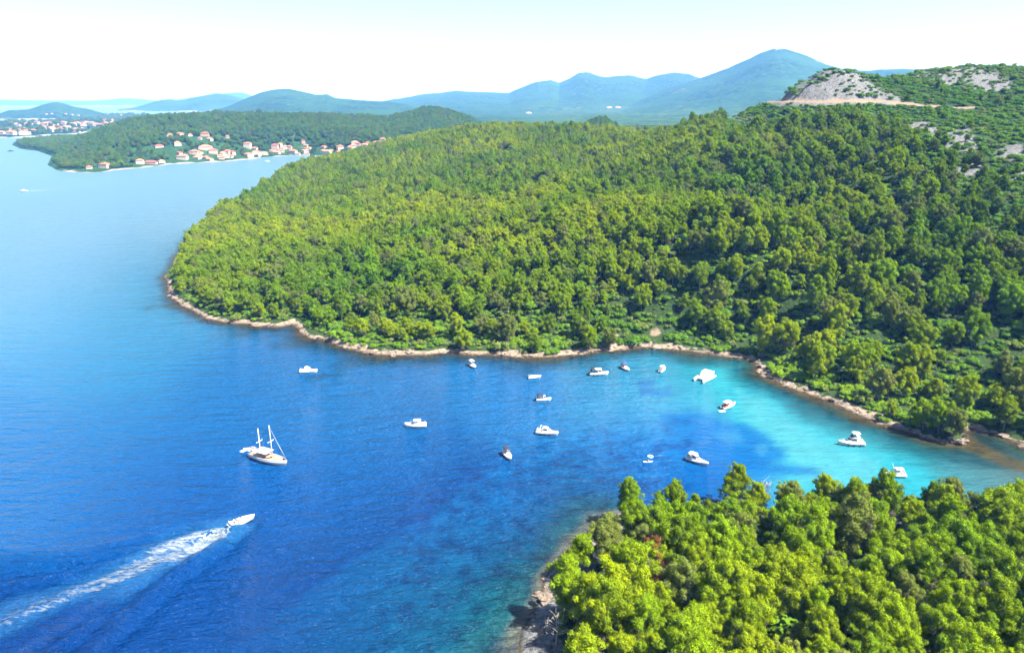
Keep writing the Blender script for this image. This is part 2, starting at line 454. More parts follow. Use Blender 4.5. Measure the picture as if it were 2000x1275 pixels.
hys = np.unique(np.r_[np.arange(200, 560, 3.0), np.arange(560, 1600, 6.0)])
HX, HY = np.meshgrid(hxs, hys)
hd = sdf(HX + 2.5 * fbm(HX, HY, 14, 3), HY + 2.5 * fbm(HX + 90, HY, 14, 3), HEAD)
tps = np.maximum(head_tps(HX, HY), 0.5)
_az = U0 + FPX * HX / np.maximum(HY * CP + 15, 1)      # bearing, as the picture column it falls in
_rD = np.interp(_az, [c[0] for c in CTRL], [c[2] for c in CTRL])
tps = tps * (1 - .9 * sstep(120, 480, np.hypot(HX, HY) - _rD))
_k = far(1170, 243, 1360)
tps = np.maximum(tps, _k[2] * np.exp(-(((HX - _k[0]) / 85) ** 2 + ((HY - _k[1]) / 130) ** 2) ** .8))
HZ = np.where(hd > 0,
    2.1 * (1 - np.exp(-hd / 3.0)) * (1 + 0.8 * fbm(HX, HY, 9, 3)) + tps * sstep(2, 45, hd) + sstep(10, 80, hd) * (5 * fbm(HX, HY, 90, 4) + 1.2 * fbm(HX, HY, 14, 3)),
    np.maximum(-0.35 * -hd, -2.5) + 0.25 * fbm(HX, HY, 6, 2) - 0.05)
UH, VH, _ = project(HX, HY, HZ)
# road cut: a level bench round the rocky knoll
ROAD = [(1488, 203), (1530, 198), (1600, 199), (1660, 198), (1720, 199), (1770, 203), (1810, 207), (1850, 210), (1890, 211)]
def ground_hit(u, v, xs, ys, Z, D0, D1):
    for D in np.arange(D0, D1, 3.0):
        p = far(u, v, D)
        if bilerp(xs, ys, Z, np.array([p[0]]), np.array([p[1]]))[0] >= p[2]:
            return p
    return far(u, v, D1)
road_w = np.array([ground_hit(u, v, hxs, hys, HZ, 420, 900) for u, v in ROAD])
rd_d = dist_line(HX, HY, [p[:2] for p in road_w])
def idw(px, py, P):
    w = [1 / ((px - p[0]) ** 2 + (py - p[1]) ** 2 + 25) ** 1.5 for p in P]
    return sum(a * p[2] for a, p in zip(w, P)) / sum(w)
bench = idw(HX, HY, road_w)
HZ = np.where(rd_d < 9, HZ + (bench - HZ) * (1 - sstep(3, 9, rd_d)), HZ)
UH, VH, _ = project(HX, HY, HZ)
rock = np.zeros(HZ.shape)
KNOLL = [(1500, 196), (1540, 180), (1580, 155), (1620, 138), (1665, 140), (1700, 165), (1750, 190), (1760, 202), (1500, 205)]
rock = np.maximum(rock, 0.95 * sstep(-16, 10, sdf(UH, VH, KNOLL)) * (HY < 760))
for (cu, cv, ru, rv, k) in ((1450, 235, 55, 14, .75), (1690, 250, 40, 14, .60), (1790, 255, 60, 25, .62), (1880, 280, 60, 25, .55), (1900, 330, 50, 20, .5), (1990, 345, 30, 12, .8), (1980, 300, 60, 30, .5),
                       (1890, 150, 90, 22, .72), (1930, 165, 70, 20, .7), (1780, 145, 50, 12, .6), (1540, 243, 24, 9, .8), (1800, 430, 22, 14, .65), (1730, 265, 22, 12, .7), (1870, 260, 40, 18, .6), (1640, 290, 20, 12, .55), (1170, 232, 40, 8, .6), (985, 262, 50, 8, .6), (1060, 268, 30, 6, .6)):
    rock = np.maximum(rock, (k + .22 * (cu > 1600)) * np.exp(-((UH - cu) / ru) ** 2 - ((VH - cv) / rv) ** 2))
shore = 1 - sstep(1.4, 4.6, hd + 5 * fbm(HX, HY, 12, 3))
clear = (1 + 1.3 * fbm(HX, HY, 9, 3)) * np.exp(-((UH - 1280) / 19) ** 2 - ((VH - 652) / 13) ** 2) + 0.8 * np.exp(-((UH - 1205) / 10) ** 2 - ((VH - 655) / 6) ** 2)
vroad = np.interp(UH, [p[0] for p in ROAD], [p[1] for p in ROAD])
road = np.maximum(1 - sstep(3.0, 7.5, rd_d), clear)
road = np.maximum(road, .9 * (1 - sstep(1, 3.5, np.abs(VH - vroad + 1))) * (UH > 1486) * (UH < 1800) * (HY > 450) * (HY < 760))
me = grid_mesh('headland_terrain', hxs, hys, HZ, M_GROUND)
attr(me, 'rock', rock.ravel()); attr(me, 'road', road.ravel()); attr(me, 'shore', shore.ravel())
tag(link('headland_terrain', me), kind='structure')

# ------------------------------------------------------------------ the near wooded point
NEAR_SHORE = [(1000, 1400), (1008, 1300), (1012, 1262), (1012, 1230), (1036, 1195), (1056, 1165), (1062, 1132), (1082, 1105), (1110, 1070), (1150, 1035), (1185, 1008), (1225, 998), (1290, 994), (1360, 992), (1430, 982), (1500, 992), (1580, 984), (1640, 988), (1720, 1000), (1800, 998), (1850, 1004), (1920, 996), (2000, 986), (2100, 975), (2300, 950)]
NEAR = [at(u, v)[:2] for u, v in NEAR_SHORE] + [np.array(p) for p in ((420., 215.), (420., 40.), (-12., 40.), (-6., 80.))]
nxs, nys = np.arange(-30, 300, 1.6), np.arange(40, 260, 1.6)
NX, NY = np.meshgrid(nxs, nys)
nd_ = sdf(NX + 1.6 * fbm(NX, NY, 9, 3), NY + 1.6 * fbm(NX + 50, NY, 9, 3), NEAR)
NZ = np.where(nd_ > 0, 1.5 * (1 - np.exp(-nd_ / 2.5)) * (1 + 0.9 * fbm(NX, NY, 5, 3)) + 6.0 * sstep(6, 60, nd_) + 0.8 * fbm(NX, NY, 25, 3) * sstep(3, 15, nd_), np.maximum(0.3 * nd_, -2.5) + 0.3 * fbm(NX, NY, 3, 3))
me = grid_mesh('near_point_terrain', nxs, nys, NZ, M_GROUND)
attr(me, 'rock', (1.5 * (1 - sstep(5, 11, nd_ + 3 * fbm(NX, NY, 8, 3)))).ravel()); attr(me, 'road', 0 * NZ.ravel()); attr(me, 'shore', (.75 * (1 - sstep(-1, 3, nd_ + 5 * fbm(NX, NY, 8, 3)))).ravel())
tag(link('near_point_terrain', me), kind='structure')

# ------------------------------------------------------------------ far land: the island's hills, the village peninsula, the town, islets
def polar_hill(pts, Wf, Wb, base=0.0, pw=1.0):
    P = np.array([[u, *far(u, v, D)] for u, v, D in pts])
    az = np.arctan2(P[:, 1], P[:, 2]); Dr = np.hypot(P[:, 1], P[:, 2]); zr = P[:, 3]
    o = np.argsort(az); az, Dr, zr = az[o], Dr[o], zr[o]
    def f(x, y):
        a, D = np.arctan2(x, y), np.hypot(x, y)
        dr = np.interp(a, az, Dr); z = np.interp(a, az, zr)
        t = np.where(D < dr, (dr - D) / Wf, (D - dr) / Wb)
        t = np.clip(t, 0, 1)
        edge = sstep(az[0] - 0.02, az[0], a) * (1 - sstep(az[-1], az[-1] + 0.02, a))
        f.t = t
        return (base + (z - base) * (1 - t ** pw) ** 1.25) * edge
    return f
A_R = [(25, 284, 1850), (60, 281, 1800), (150, 264, 1800), (210, 252, 1850), (260, 239, 1900), (330, 230, 1900), (420, 226, 1900), (500, 227, 1900), (640, 229, 1900), (760, 232, 1950), (800, 222, 2000), (830, 212, 2050), (860, 214, 2050), (900, 226, 2050), (940, 246, 2000), (975, 275, 1900), (1500, 285, 1900)]
C_R = [(425, 214), (445, 210), (460, 203), (480, 194), (510, 182), (540, 176), (560, 175), (590, 180), (615, 186), (640, 185), (655, 192), (700, 196), (760, 199), (800, 205), (870, 216)]
D_R = [(690, 212), (740, 200), (800, 190), (830, 184), (860, 182), (890, 178), (920, 180), (960, 181), (995, 182), (1020, 170), (1035, 164), (1050, 159), (1075, 156), (1092, 162), (1115, 152), (1130, 142), (1150, 141), (1165, 148), (1185, 152), (1200, 149), (1230, 147), (1262, 155), (1290, 146), (1320, 142), (1345, 145), (1370, 154), (1450, 170), (1600, 180)]
E_R = [(1200, 214), (1260, 190), (1300, 176), (1330, 166), (1365, 155), (1400, 142), (1430, 130), (1460, 116), (1490, 102), (1510, 96), (1530, 96), (1550, 102), (1580, 112), (1610, 124), (1640, 133), (1690, 138), (1720, 136), (1760, 134), (1790, 136), (1830, 136), (1845, 133), (1870, 138), (1900, 136), (1960, 141), (2000, 137), (2150, 150)]
fA = polar_hill(A_R, 760, 500, 0)
fC = polar_hill([(u, v, 5200) for u, v in C_R], 2000, 1500, 0, 1.1)
fD = polar_hill([(u, v, 8200) for u, v in D_R], 3600, 1500, 20, 1.0)
fE = polar_hill([(u, v, 6200) for u, v in E_R], 3000, 2000, 20, 1.0)
VILL_SHORE = [(25, 283), (42, 291), (75, 295), (103, 305), (95, 322), (115, 333), (150, 337), (190, 337), (230, 332), (280, 327), (330, 321), (380, 318), (430, 316), (480, 312), (520, 307), (560, 304), (600, 303), (640, 308), (690, 311), (760, 312)]
VILL = [at(u, v)[:2] for u, v in VILL_SHORE] + [np.array(p) for p in ((300., 1500.), (2500., 1700.), (7600., 3000.), (7600., 9900.), (-3400., 9900.), (-2500., 5200.), (-1450., 3300.))] + [at(u, v)[:2] for u, v in ((255, 243), (235, 250), (200, 259), (160, 266), (110, 271), (60, 274), (30, 277))]
fxs = np.unique(np.r_[np.arange(-3000, 7000, 40.0), np.arange(-1400, 500, 12.0)])
fys = np.unique(np.r_[np.arange(1080, 2300, 12.0), np.arange(2300, 9700, 40.0)])
FX, FY = np.meshgrid(fxs, fys)
fd = sdf(FX, FY, VILL)
plain_z = (30 + 10 * fbm(FX, FY, 700, 3)) * sstep(-200, 500, FX) * sstep(1500, 2200, FY) + 4
spur = 1 + 0.30 * fbm(FX, FY, 420, 5)
def soft(f, k): 
    z = f(FX, FY); return z
zA = fA(FX, FY); zC = fC(FX, FY); tC = fC.t; zD = fD(FX, FY); tD = fD.t; zE = fE(FX, FY); tE = fE.t
def rough(z, t, s, a):   # erode slopes below the ridge, leave the ridge itself
    return z + a * fbm(FX, FY, s, 5) * np.clip(z, 0, 400) / 100 * np.clip(.12 + t * 4, 0, 1)
FZh = np.maximum.reduce([zA + 5 * fbm(FX, FY, 120, 4) * (zA > 2), rough(zC, tC, 500, 30), rough(zD, tD, 700, 26), rough(zE, tE, 650, 26), plain_z])
FZh = FZh + sstep(20, 80, FZh) * 5 * fbm(FX, FY, 60, 3)
FZ = np.where(fd > 0, 2.0 * (1 - np.exp(-fd / 6)) + FZh * sstep(2, 130, fd), np.maximum(fd * 0.1, -2.5))
UF, VF, _ = project(FX, FY, FZ)
frock = 0.10 + 0 * FZ
for (cu, cv, ru, rv, k) in ((1515, 98, 26, 6, .55), (1330, 178, 60, 10, .36), (1390, 160, 40, 8, .38), (1580, 120, 60, 10, .33), (1740, 137, 50, 6, .4), (1850, 134, 20, 6, .5), (730, 208, 30, 5, .35), (600, 192, 15, 4, .35), (1190, 212, 30, 4, .3)):
    frock = np.maximum(frock, k * np.exp(-((UF - cu) / ru) ** 2 - ((VF - cv) / rv) ** 2))
frock = np.where((fd < 4) & (UF > 120), .9, np.where(fd < 20, 0, frock))
me = grid_mesh('island_hills', fxs, fys, FZ, M_HILL)
attr(me, 'rock', frock.ravel())
attr(me, 'field', (sstep(-100, 300, FX) * (1 - sstep(50, 90, FZ)) * sstep(1700, 2100, FY)).ravel())
tag(link('island_hills', me), kind='structure')

# town peninsula across the second channel
TOWN_SHORE = [(-260, 268), (0, 269), (60, 268), (110, 262), (150, 262), (185, 256), (225, 246), (262, 238), (300, 226), (260, 220), (200, 225), (160, 231), (110, 236), (60, 240), (0, 241), (-260, 244)]
TOWN = [at(u, v)[:2] for u, v in TOWN_SHORE]
txs, tys = np.arange(-4500, -1000, 22.0), np.arange(1900, 5400, 22.0)
TX, TY = np.meshgrid(txs, tys)
td = sdf(TX, TY, TOWN)
TZ = np.where(td > 0, 1.5 + (9 + 14 * fbm(TX, TY, 500, 3)) * sstep(10, 160, td), np.maximum(td * 0.1, -2.5))
me = grid_mesh('town_peninsula', txs, tys, TZ, M_HILL)
attr(me, 'rock', np.where(td < 12, 1.0, 0.1).ravel()); attr(me, 'field', 0 * TZ.ravel())
tag(link('town_peninsula', me), kind='structure')

def islet(name, pts, D, Wd, amp, res):
    f = polar_hill([(u, v, D) for u, v in pts], Wd, Wd, -2.5, 1.3)
    a = far(pts[0][0] - 8, pts[0][1], D); b = far(pts[-1][0] + 8, pts[-1][1], D)
    xs = np.arange(min(a[0], b[0]) - Wd * .4, max(a[0], b[0]) + Wd * .4, res); ys = np.arange(min(a[1], b[1]) - Wd - res, max(a[1], b[1]) + Wd + res, res)
    X, Y = np.meshgrid(xs, ys)
    Z = f(X, Y)
    Z = np.where(Z > 0, Z * (1 + amp * fbm(X, Y, Wd * .5, 5)), np.minimum(Z, -1.0))
    m_ = grid_mesh(name, xs, ys, Z, M_HILL)
    attr(m_, 'rock', np.where((Z > 0) & (Z < 6), 0.55, 0.0).ravel()); attr(m_, 'field', 0 * Z.ravel())
    tag(link(name, m_), kind='structure')
    return lambda x, y: float(bilerp(xs, ys, Z, np.array([x]), np.array([y]))[0])
islet_z = islet('far_islet_terrain', [(8, 220), (15, 216), (35, 214.5), (55, 214), (70, 209), (85, 203), (98, 199.5), (112, 198), (125, 201), (140, 207), (155, 211), (170, 214), (185, 217), (190, 220)], 5400, 520, .25, 22)
islet('distant_hills', [(268, 210), (290, 202), (315, 195), (335, 193), (352, 198), (380, 190), (400, 186), (430, 184), (450, 187), (480, 195), (520, 200), (600, 205)], 9000, 1500, .2, 70)
islet('distant_hills', [(300, 204), (360, 193), (405, 186), (420, 181), (440, 184), (455, 181), (475, 182), (500, 190), (540, 200)], 14000, 2200, .2, 110)
islet('distant_hills', [(-300, 200), (-100, 195.5), (20, 195), (100, 196), (180, 197), (215, 195), (240, 193), (270, 194), (310, 198), (420, 200)], 17000, 2200, .15, 130)

# ------------------------------------------------------------------ the sea
def axis(lo, hi, step, far_):
    c = list(np.arange(lo, hi + 1e-6, step)); d = step; p = hi
    while p < far_: d *= 1.16; p += d; c.append(p)
    d = step; p = lo; pre = []
    while p > -far_: d *= 1.16; p -= d; pre.append(p)
    return np.array(pre[::-1] + c)
sxs = axis(-300, 300, 1.25, 30000)
sys_ = axis(90, 480, 1.25, 30000)
SX, SY = np.meshgrid(sxs, sys_)
infront = (SY > 60)
SU, SV, _ = project(SX, np.maximum(SY, 60), 0 * SX)
wx = SU + 18 * fbm(SX, SY, 30, 4) + 16 * fbm(SX + 77, SY, 9, 4); wy = SV + 10 * fbm(SX + 300, SY, 30, 4) + 9 * fbm(SX + 400, SY, 9, 4)
# colour of the water body where it stands: (u, v) of the place and the colour its depth and bed give it; far rows paled by painted sky reflection
WCOL = [(-300, 1200, 2, 84, 178), (100, 1250, 2, 82, 176), (300, 1150, 4, 96, 194), (300, 980, 8, 116, 216), (60, 950, 12, 128, 224), (100, 860, 20, 142, 230), (150, 700, 40, 166, 238), (250, 600, 75, 182, 240), (60, 540, 105, 188, 236), (100, 450, 140, 192, 232), (60, 350, 142, 198, 228), (250, 360, 142, 198, 228), (450, 340, 142, 198, 228), (60, 290, 142, 198, 228), (200, 230, 142, 198, 228), (480, 800, 18, 138, 230), (620, 960, 8, 120, 222), (780, 880, 14, 138, 232), (450, 1200, 2, 90, 184),
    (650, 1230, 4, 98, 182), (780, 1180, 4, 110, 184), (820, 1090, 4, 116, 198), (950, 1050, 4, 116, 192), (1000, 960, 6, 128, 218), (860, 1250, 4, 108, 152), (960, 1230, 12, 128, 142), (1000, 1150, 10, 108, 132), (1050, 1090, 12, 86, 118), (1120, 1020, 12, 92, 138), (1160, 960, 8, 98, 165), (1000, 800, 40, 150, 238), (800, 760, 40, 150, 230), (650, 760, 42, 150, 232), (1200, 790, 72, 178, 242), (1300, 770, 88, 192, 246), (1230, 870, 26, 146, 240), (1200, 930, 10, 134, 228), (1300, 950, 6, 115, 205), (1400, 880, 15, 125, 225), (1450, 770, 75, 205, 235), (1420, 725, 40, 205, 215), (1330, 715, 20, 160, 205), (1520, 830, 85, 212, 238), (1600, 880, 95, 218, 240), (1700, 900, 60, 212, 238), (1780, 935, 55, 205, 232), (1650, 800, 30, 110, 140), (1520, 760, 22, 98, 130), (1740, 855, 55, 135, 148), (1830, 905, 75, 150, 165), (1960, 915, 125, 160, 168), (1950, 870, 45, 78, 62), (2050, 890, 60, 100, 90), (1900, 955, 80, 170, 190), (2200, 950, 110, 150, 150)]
def blend(px, py, tab, sg):
    num, den = 0, 1e-12
    for u, v, r, g, b in tab:
        w = np.exp(-(((px - u) / sg) ** 2 + ((py - v) / (sg * .62)) ** 2)) + 1e-9 / (1 + ((px - u) / sg) ** 2 + ((py - v) / (sg * .62)) ** 2)
        num = num + w[..., None] * lin((r, g, b)); den = den + w
    return num / den[..., None]
_o = (sstep(820, 1000, SU) * sstep(640, 700, SV))[..., None]
col = blend(wx, wy, WCOL, 95.0) * _o + blend(wx, wy, WCOL, 175.0) * (1 - _o)
def lay(mask, c, k=1.0):
    global col
    m_ = np.clip(mask * k, 0, 1)[..., None]
    col = col * (1 - m_) + lin(c) * m_
def patch(poly, c, soft=7, k=1.0):
    lay(sstep(-soft, soft, sdf(wx, wy, poly)), c, k)
# deep edge of the shelf
ex, ey = (560 - 975) / 512.0, (1195 - 905) / 512.0
along = (wx - 975) * ex + (wy - 905) * ey; across = (wx - 975) * ey - (wy - 905) * ex        # distance left (negative) of the shelf edge, px
lay(sstep(12, -12, across) * np.exp(-np.clip(-across, 0, 999) / 150) * sstep(-60, 60, along) * sstep(620, 420, along), (2, 82, 182), .7)
lay(sstep(-10, 10, across) * np.exp(-np.clip(across, 0, 999) / 90) * sstep(-80, 40, along) * sstep(620, 420, along), (8, 112, 205), .55)
# bright sand
patch([(1400, 716), (1445, 716), (1425, 735), (1470, 770), (1560, 820), (1650, 860), (1730, 888), (1800, 905), (1840, 940), (1820, 985), (1560, 985), (1520, 900), (1480, 845), (1420, 810), (1390, 760)], (62, 212, 238), 18, .75)
patch([(1440, 760), (1530, 812), (1620, 862), (1720, 905), (1720, 960), (1560, 950), (1520, 880), (1440, 800)], (110, 220, 240), 20, .7)
# seagrass meadows
SG = (16, 134, 230)
patch([(1290, 812), (1340, 806), (1400, 812), (1460, 826), (1500, 850), (1512, 870), (1530, 880), (1528, 898), (1500, 905), (1580, 915), (1600, 930), (1480, 930), (1420, 905), (1380, 875), (1340, 850), (1300, 835)], SG, 13, .8)
patch([(1245, 748), (1280, 742), (1282, 760), (1310, 755), (1318, 768), (1290, 775), (1250, 772)], (40, 135, 230), 8, .6)
patch([(1400, 846), (1440, 838), (1450, 858), (1420, 866)], (80, 180, 240), 10, .6)
patch([(1470, 868), (1495, 866), (1498, 880), (1475, 886)], (90, 190, 240), 6, .5)
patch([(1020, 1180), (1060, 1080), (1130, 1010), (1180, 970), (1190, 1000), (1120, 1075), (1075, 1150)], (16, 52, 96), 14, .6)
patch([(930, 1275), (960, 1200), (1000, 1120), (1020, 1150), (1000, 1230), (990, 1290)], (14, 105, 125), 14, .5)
# shore fringe
hsd = -bilerp(hxs, hys, hd, np.clip(SX, hxs[0], hxs[-1]), np.clip(SY, hys[0], hys[-1]))
hsd = np.where((SX < hxs[0]) | (SY < hys[0]) | (SX > hxs[-1]) | (SY > hys[-1]), 300, hsd)
nsd = -bilerp(nxs, nys, nd_, np.clip(SX, nxs[0], nxs[-1]), np.clip(SY, nys[0], nys[-1]))
nsd = np.where((SX < nxs[0]) | (SY < nys[0]) | (SX > nxs[-1]) | (SY > nys[-1]), 300, nsd)
wob = 1 + 0.9 * fbm(SX, SY, 20, 4)
lay((1 - sstep(5, 24, hsd * wob)) * (.25 + .75 * sstep(380, 470, SU)), (16, 84, 96), .7)
lay(1 - sstep(2, 9, hsd * wob), (70, 84, 54), .8)
lay(1 - sstep(1.0, 3.5, hsd * wob), (120, 100, 66), .7)
lay((1 - sstep(3, 11, nsd * wob)) * (SU < 1250), (50, 120, 135), .65)
lay((1 - sstep(1, 4, nsd * wob)) * (SU < 1250), (165, 160, 140), .7)
spit = [at(u, v)[:2] for u, v in ((1885, 869), (1910, 876), (1940, 888), (1970, 902), (2010, 916))]
sp_d = dist_line(SX, SY, spit)
lay(1 - sstep(1.2, 5.0, sp_d * wob), (118, 104, 58), .75)
wk = [at(u, v)[:2] for u, v in ((450, 1029), (390, 1054), (330, 1078), (270, 1106), (190, 1140), (110, 1170), (-20, 1225))]
wd_ = dist_line(SX, SY, wk); w0_ = np.hypot(SX - wk[0][0], SY - wk[0][1])
lay((1 - sstep(2.0, 7.5, wd_ * wob)) * np.exp(-w0_ / 110), (70, 160, 235), .65)
K_WATER = 4.6
bed = np.maximum((1 - sstep(25, 75, nsd)) * (SU < 1350), 1 - sstep(3, 16, hsd)) + .25 * (SU > 1250) * (SV > 700)
bed = np.maximum(bed, 0.7 * (1 - sstep(2, 6, sp_d)))
calm = np.clip(sstep(1150, 1400, SU) * (SV > 690) * (SV < 1000) + 1.4 * sstep(450, 1500, np.hypot(SX, SY)), 0, 1.4)
# wake ridges of the speedboat
def wl_(pts): return [at(u, v)[:2] for u, v in pts]
WAKE = [([(446, 1036), (380, 1043), (300, 1062), (230, 1078), (160, 1093), (80, 1097), (-20, 1098)], .30), ([(380, 1055), (320, 1068), (220, 1098), (110, 1125), (-20, 1147)], .30),
        ([(470, 1028), (420, 1062), (350, 1112), (290, 1155), (230, 1198), (165, 1262), (120, 1310)], .40), ([(440, 1062), (370, 1112), (300, 1165), (250, 1200), (200, 1255), (160, 1310)], .30), ([(320, 1150), (240, 1220), (150, 1300)], .2), ([(200, 1200), (100, 1270), (40, 1310)], .15), ([(150, 1150), (60, 1190), (-20, 1235)], .15)]
SZ = np.zeros(SX.shape)
nearm = (SX > -260) & (SX < -60) & (SY > 90) & (SY < 260)
zz = np.zeros(int(nearm.sum()))
for pts, a in WAKE:
    P = wl_(pts)
    d = dist_line(SX[nearm], SY[nearm], P) + 0.5 * fbm(SX[nearm], SY[nearm], 8, 2)
    d0 = np.hypot(SX[nearm] - P[0][0], SY[nearm] - P[0][1])
    zz += a * 3.6 * np.exp(-(d / 1.5) ** 2) * np.exp(-d0 / 110) - a * 1.8 * np.exp(-((d - 3.2) / 1.6) ** 2) * np.exp(-d0 / 110)
SZ[nearm] = zz
me = grid_mesh('sea', sxs, sys_, SZ, M_SEA)
attr(me, 'water_colour', np.concatenate([np.clip(col / K_WATER, 0.0006, 0.9), np.ones(col.shape[:2] + (1,))], -1), 'POINT', 'FLOAT_COLOR')
attr(me, 'chop', (.10 + .26 * sstep(350, 1100, np.hypot(SX, SY))).ravel())
attr(me, 'bed', np.clip(bed, 0, 1).ravel()); attr(me, 'calm', calm.ravel())
tag(link('sea', me), kind='structure')
def sea_z(x, y): return float(bilerp(sxs, sys_, SZ, np.array([x]), np.array([y]))[0])

# foam of the speedboat's wake, a sheet lying on the water
FOAM_PATH = [(456, 1027, 1.5), (446, 1032, 2.6), (425, 1042, 3.9), (390, 1054, 4.6), (350, 1070, 4.8), (310, 1086, 4.2), (270, 1106, 3.4), (230, 1124, 3.4), (190, 1140, 3.0), (150, 1153, 2.8), (110, 1170, 2.8), (70, 1186, 2.6), (30, 1203, 2.4), (-20, 1225, 2.4)]
P = np.array([at(u, v)[:2] for u, v, w in FOAM_PATH]); Wd = np.array([w for *_, w in FOAM_PATH])
seg = np.r_[0, np.cumsum(np.hypot(*np.diff(P, axis=0).T))]
ts = np.arange(0, seg[-1], 0.9)
cx, cy, cw = np.interp(ts, seg, P[:, 0]), np.interp(ts, seg, P[:, 1]), np.interp(ts, seg, Wd)
tx, ty = np.gradient(cx), np.gradient(cy); tl = np.hypot(tx, ty); tx, ty = tx / tl, ty / tl
ss = np.linspace(-1.35, 1.35, 21)
FXX = cx[:, None] - ty[:, None] * cw[:, None] * ss; FYY = cy[:, None] + tx[:, None] * cw[:, None] * ss
dens = (0.42 * np.exp(-ts / 26) + 0.25 * np.exp(-ts / 150))[:, None] * (1 - sstep(.55, 1.3, np.abs(ss)))[None] * (1 - 0.25 * np.exp(-(ss / .18) ** 2))[None]
Zf = bilerp(sxs, sys_, SZ, FXX, FYY) + 0.05
n, k = FXX.shape
i = (np.arange(n - 1)[:, None] * k + np.arange(k - 1)[None]).ravel()
me = np_mesh('wake_foam', np.stack([FXX.ravel(), FYY.ravel(), Zf.ravel()], 1), np.stack([i, i + k, i + k + 1, i + 1], 1), M_FOAM)
attr(me, 'foam', dens.ravel())
tag(link('wake_foam', me), 'white churned foam trailing behind the running speedboat', kind='stuff')
# thin far wake in the channel
P2 = np.array([at(u, v)[:2] for u, v in ((48, 374), (100, 370), (160, 363), (240, 351))])
V_, F_ = [], []
for q, (a, b) in enumerate(zip(P2, np.linspace(2.6, 1.2, 4))):
    V_ += [(a[0], a[1] - b, .05), (a[0], a[1] + b, .05)]
    if q: F_.append((2 * q - 2, 2 * q, 2 * q + 1, 2 * q - 1))
me = np_mesh('wake_foam', V_, F_, M_FOAM); attr(me, 'foam', np.repeat([0.9, 0.5, .42, .34], 2))
tag(link('wake_foam', me), 'thin pale wake line of a tiny boat crossing the far channel', kind='stuff')

# ------------------------------------------------------------------ vegetation prototypes
def puffs_mesh(name, puffs, dens, leaf, mat, rg, up=-0.45, spike=0.0):
    """sprays of foliage: small faces lying over each puff, and needle tufts standing out of it"""
    Vs, Fs, T = [], [], []
    b = 0
    for (cx, cy, cz, r, fl, tt) in puffs:
        n = max(10, int(dens * r * r))
        d = rg.normal(size=(n * 2, 3)); d /= np.linalg.norm(d, axis=1, keepdims=True)
        d = d[d[:, 2] > up][:n]; n = len(d)
        rad = r * (0.72 + 0.34 * rg.random(n))
        c = np.stack([cx + d[:, 0] * rad, cy + d[:, 1] * rad, cz + d[:, 2] * rad * fl], 1)
        nn = d * np.array([1, 1, 1 / fl]) + rg.normal(size=(n, 3)) * 0.22 + np.array([0, 0, .25])
        nn /= np.linalg.norm(nn, axis=1, keepdims=True)
        a = np.cross(nn, rg.normal(size=(n, 3))); a /= np.linalg.norm(a, axis=1, keepdims=True)
        e = np.cross(nn, a)
        s = leaf * (0.6 + 0.8 * rg.random(n))[:, None]
        q = np.stack([c - a * s * .5 - e * s * .35, c + a * s * .5 - e * s * .2, c + a * s * .3 + e * s * .5, c - a * s * .45 + e * s * .4], 1)
        k = rg.random(n) < spike
        if k.any():      # tufts: long narrow faces that point outward and up
            o = d[k] + np.array([0, 0, .55]) + rg.normal(size=(int(k.sum()), 3)) * .25
            o /= np.linalg.norm(o, axis=1, keepdims=True)
            w = np.cross(o, nn[k] + rg.normal(size=o.shape) * .3); w /= np.linalg.norm(w, axis=1, keepdims=True)
            L_ = s[k] * 1.7; w = w * s[k] * .30
            q[k] = np.stack([c[k] - w, c[k] + w, c[k] + w * .3 + o * L_, c[k] - w * .3 + o * L_], 1)
        Vs.append(q.reshape(-1, 3)); Fs.append(b + np.arange(n * 4).reshape(n, 4)); b += n * 4
        T.append(np.clip(tt + rg.normal(size=n) * .14, 0, 1) if tt <= 1 else np.full(n, tt))
    me = np_mesh(name, np.concatenate(Vs), np.concatenate(Fs), mat, smooth=False)
    attr(me, 'tint', np.concatenate(T), 'FACE')
    return me

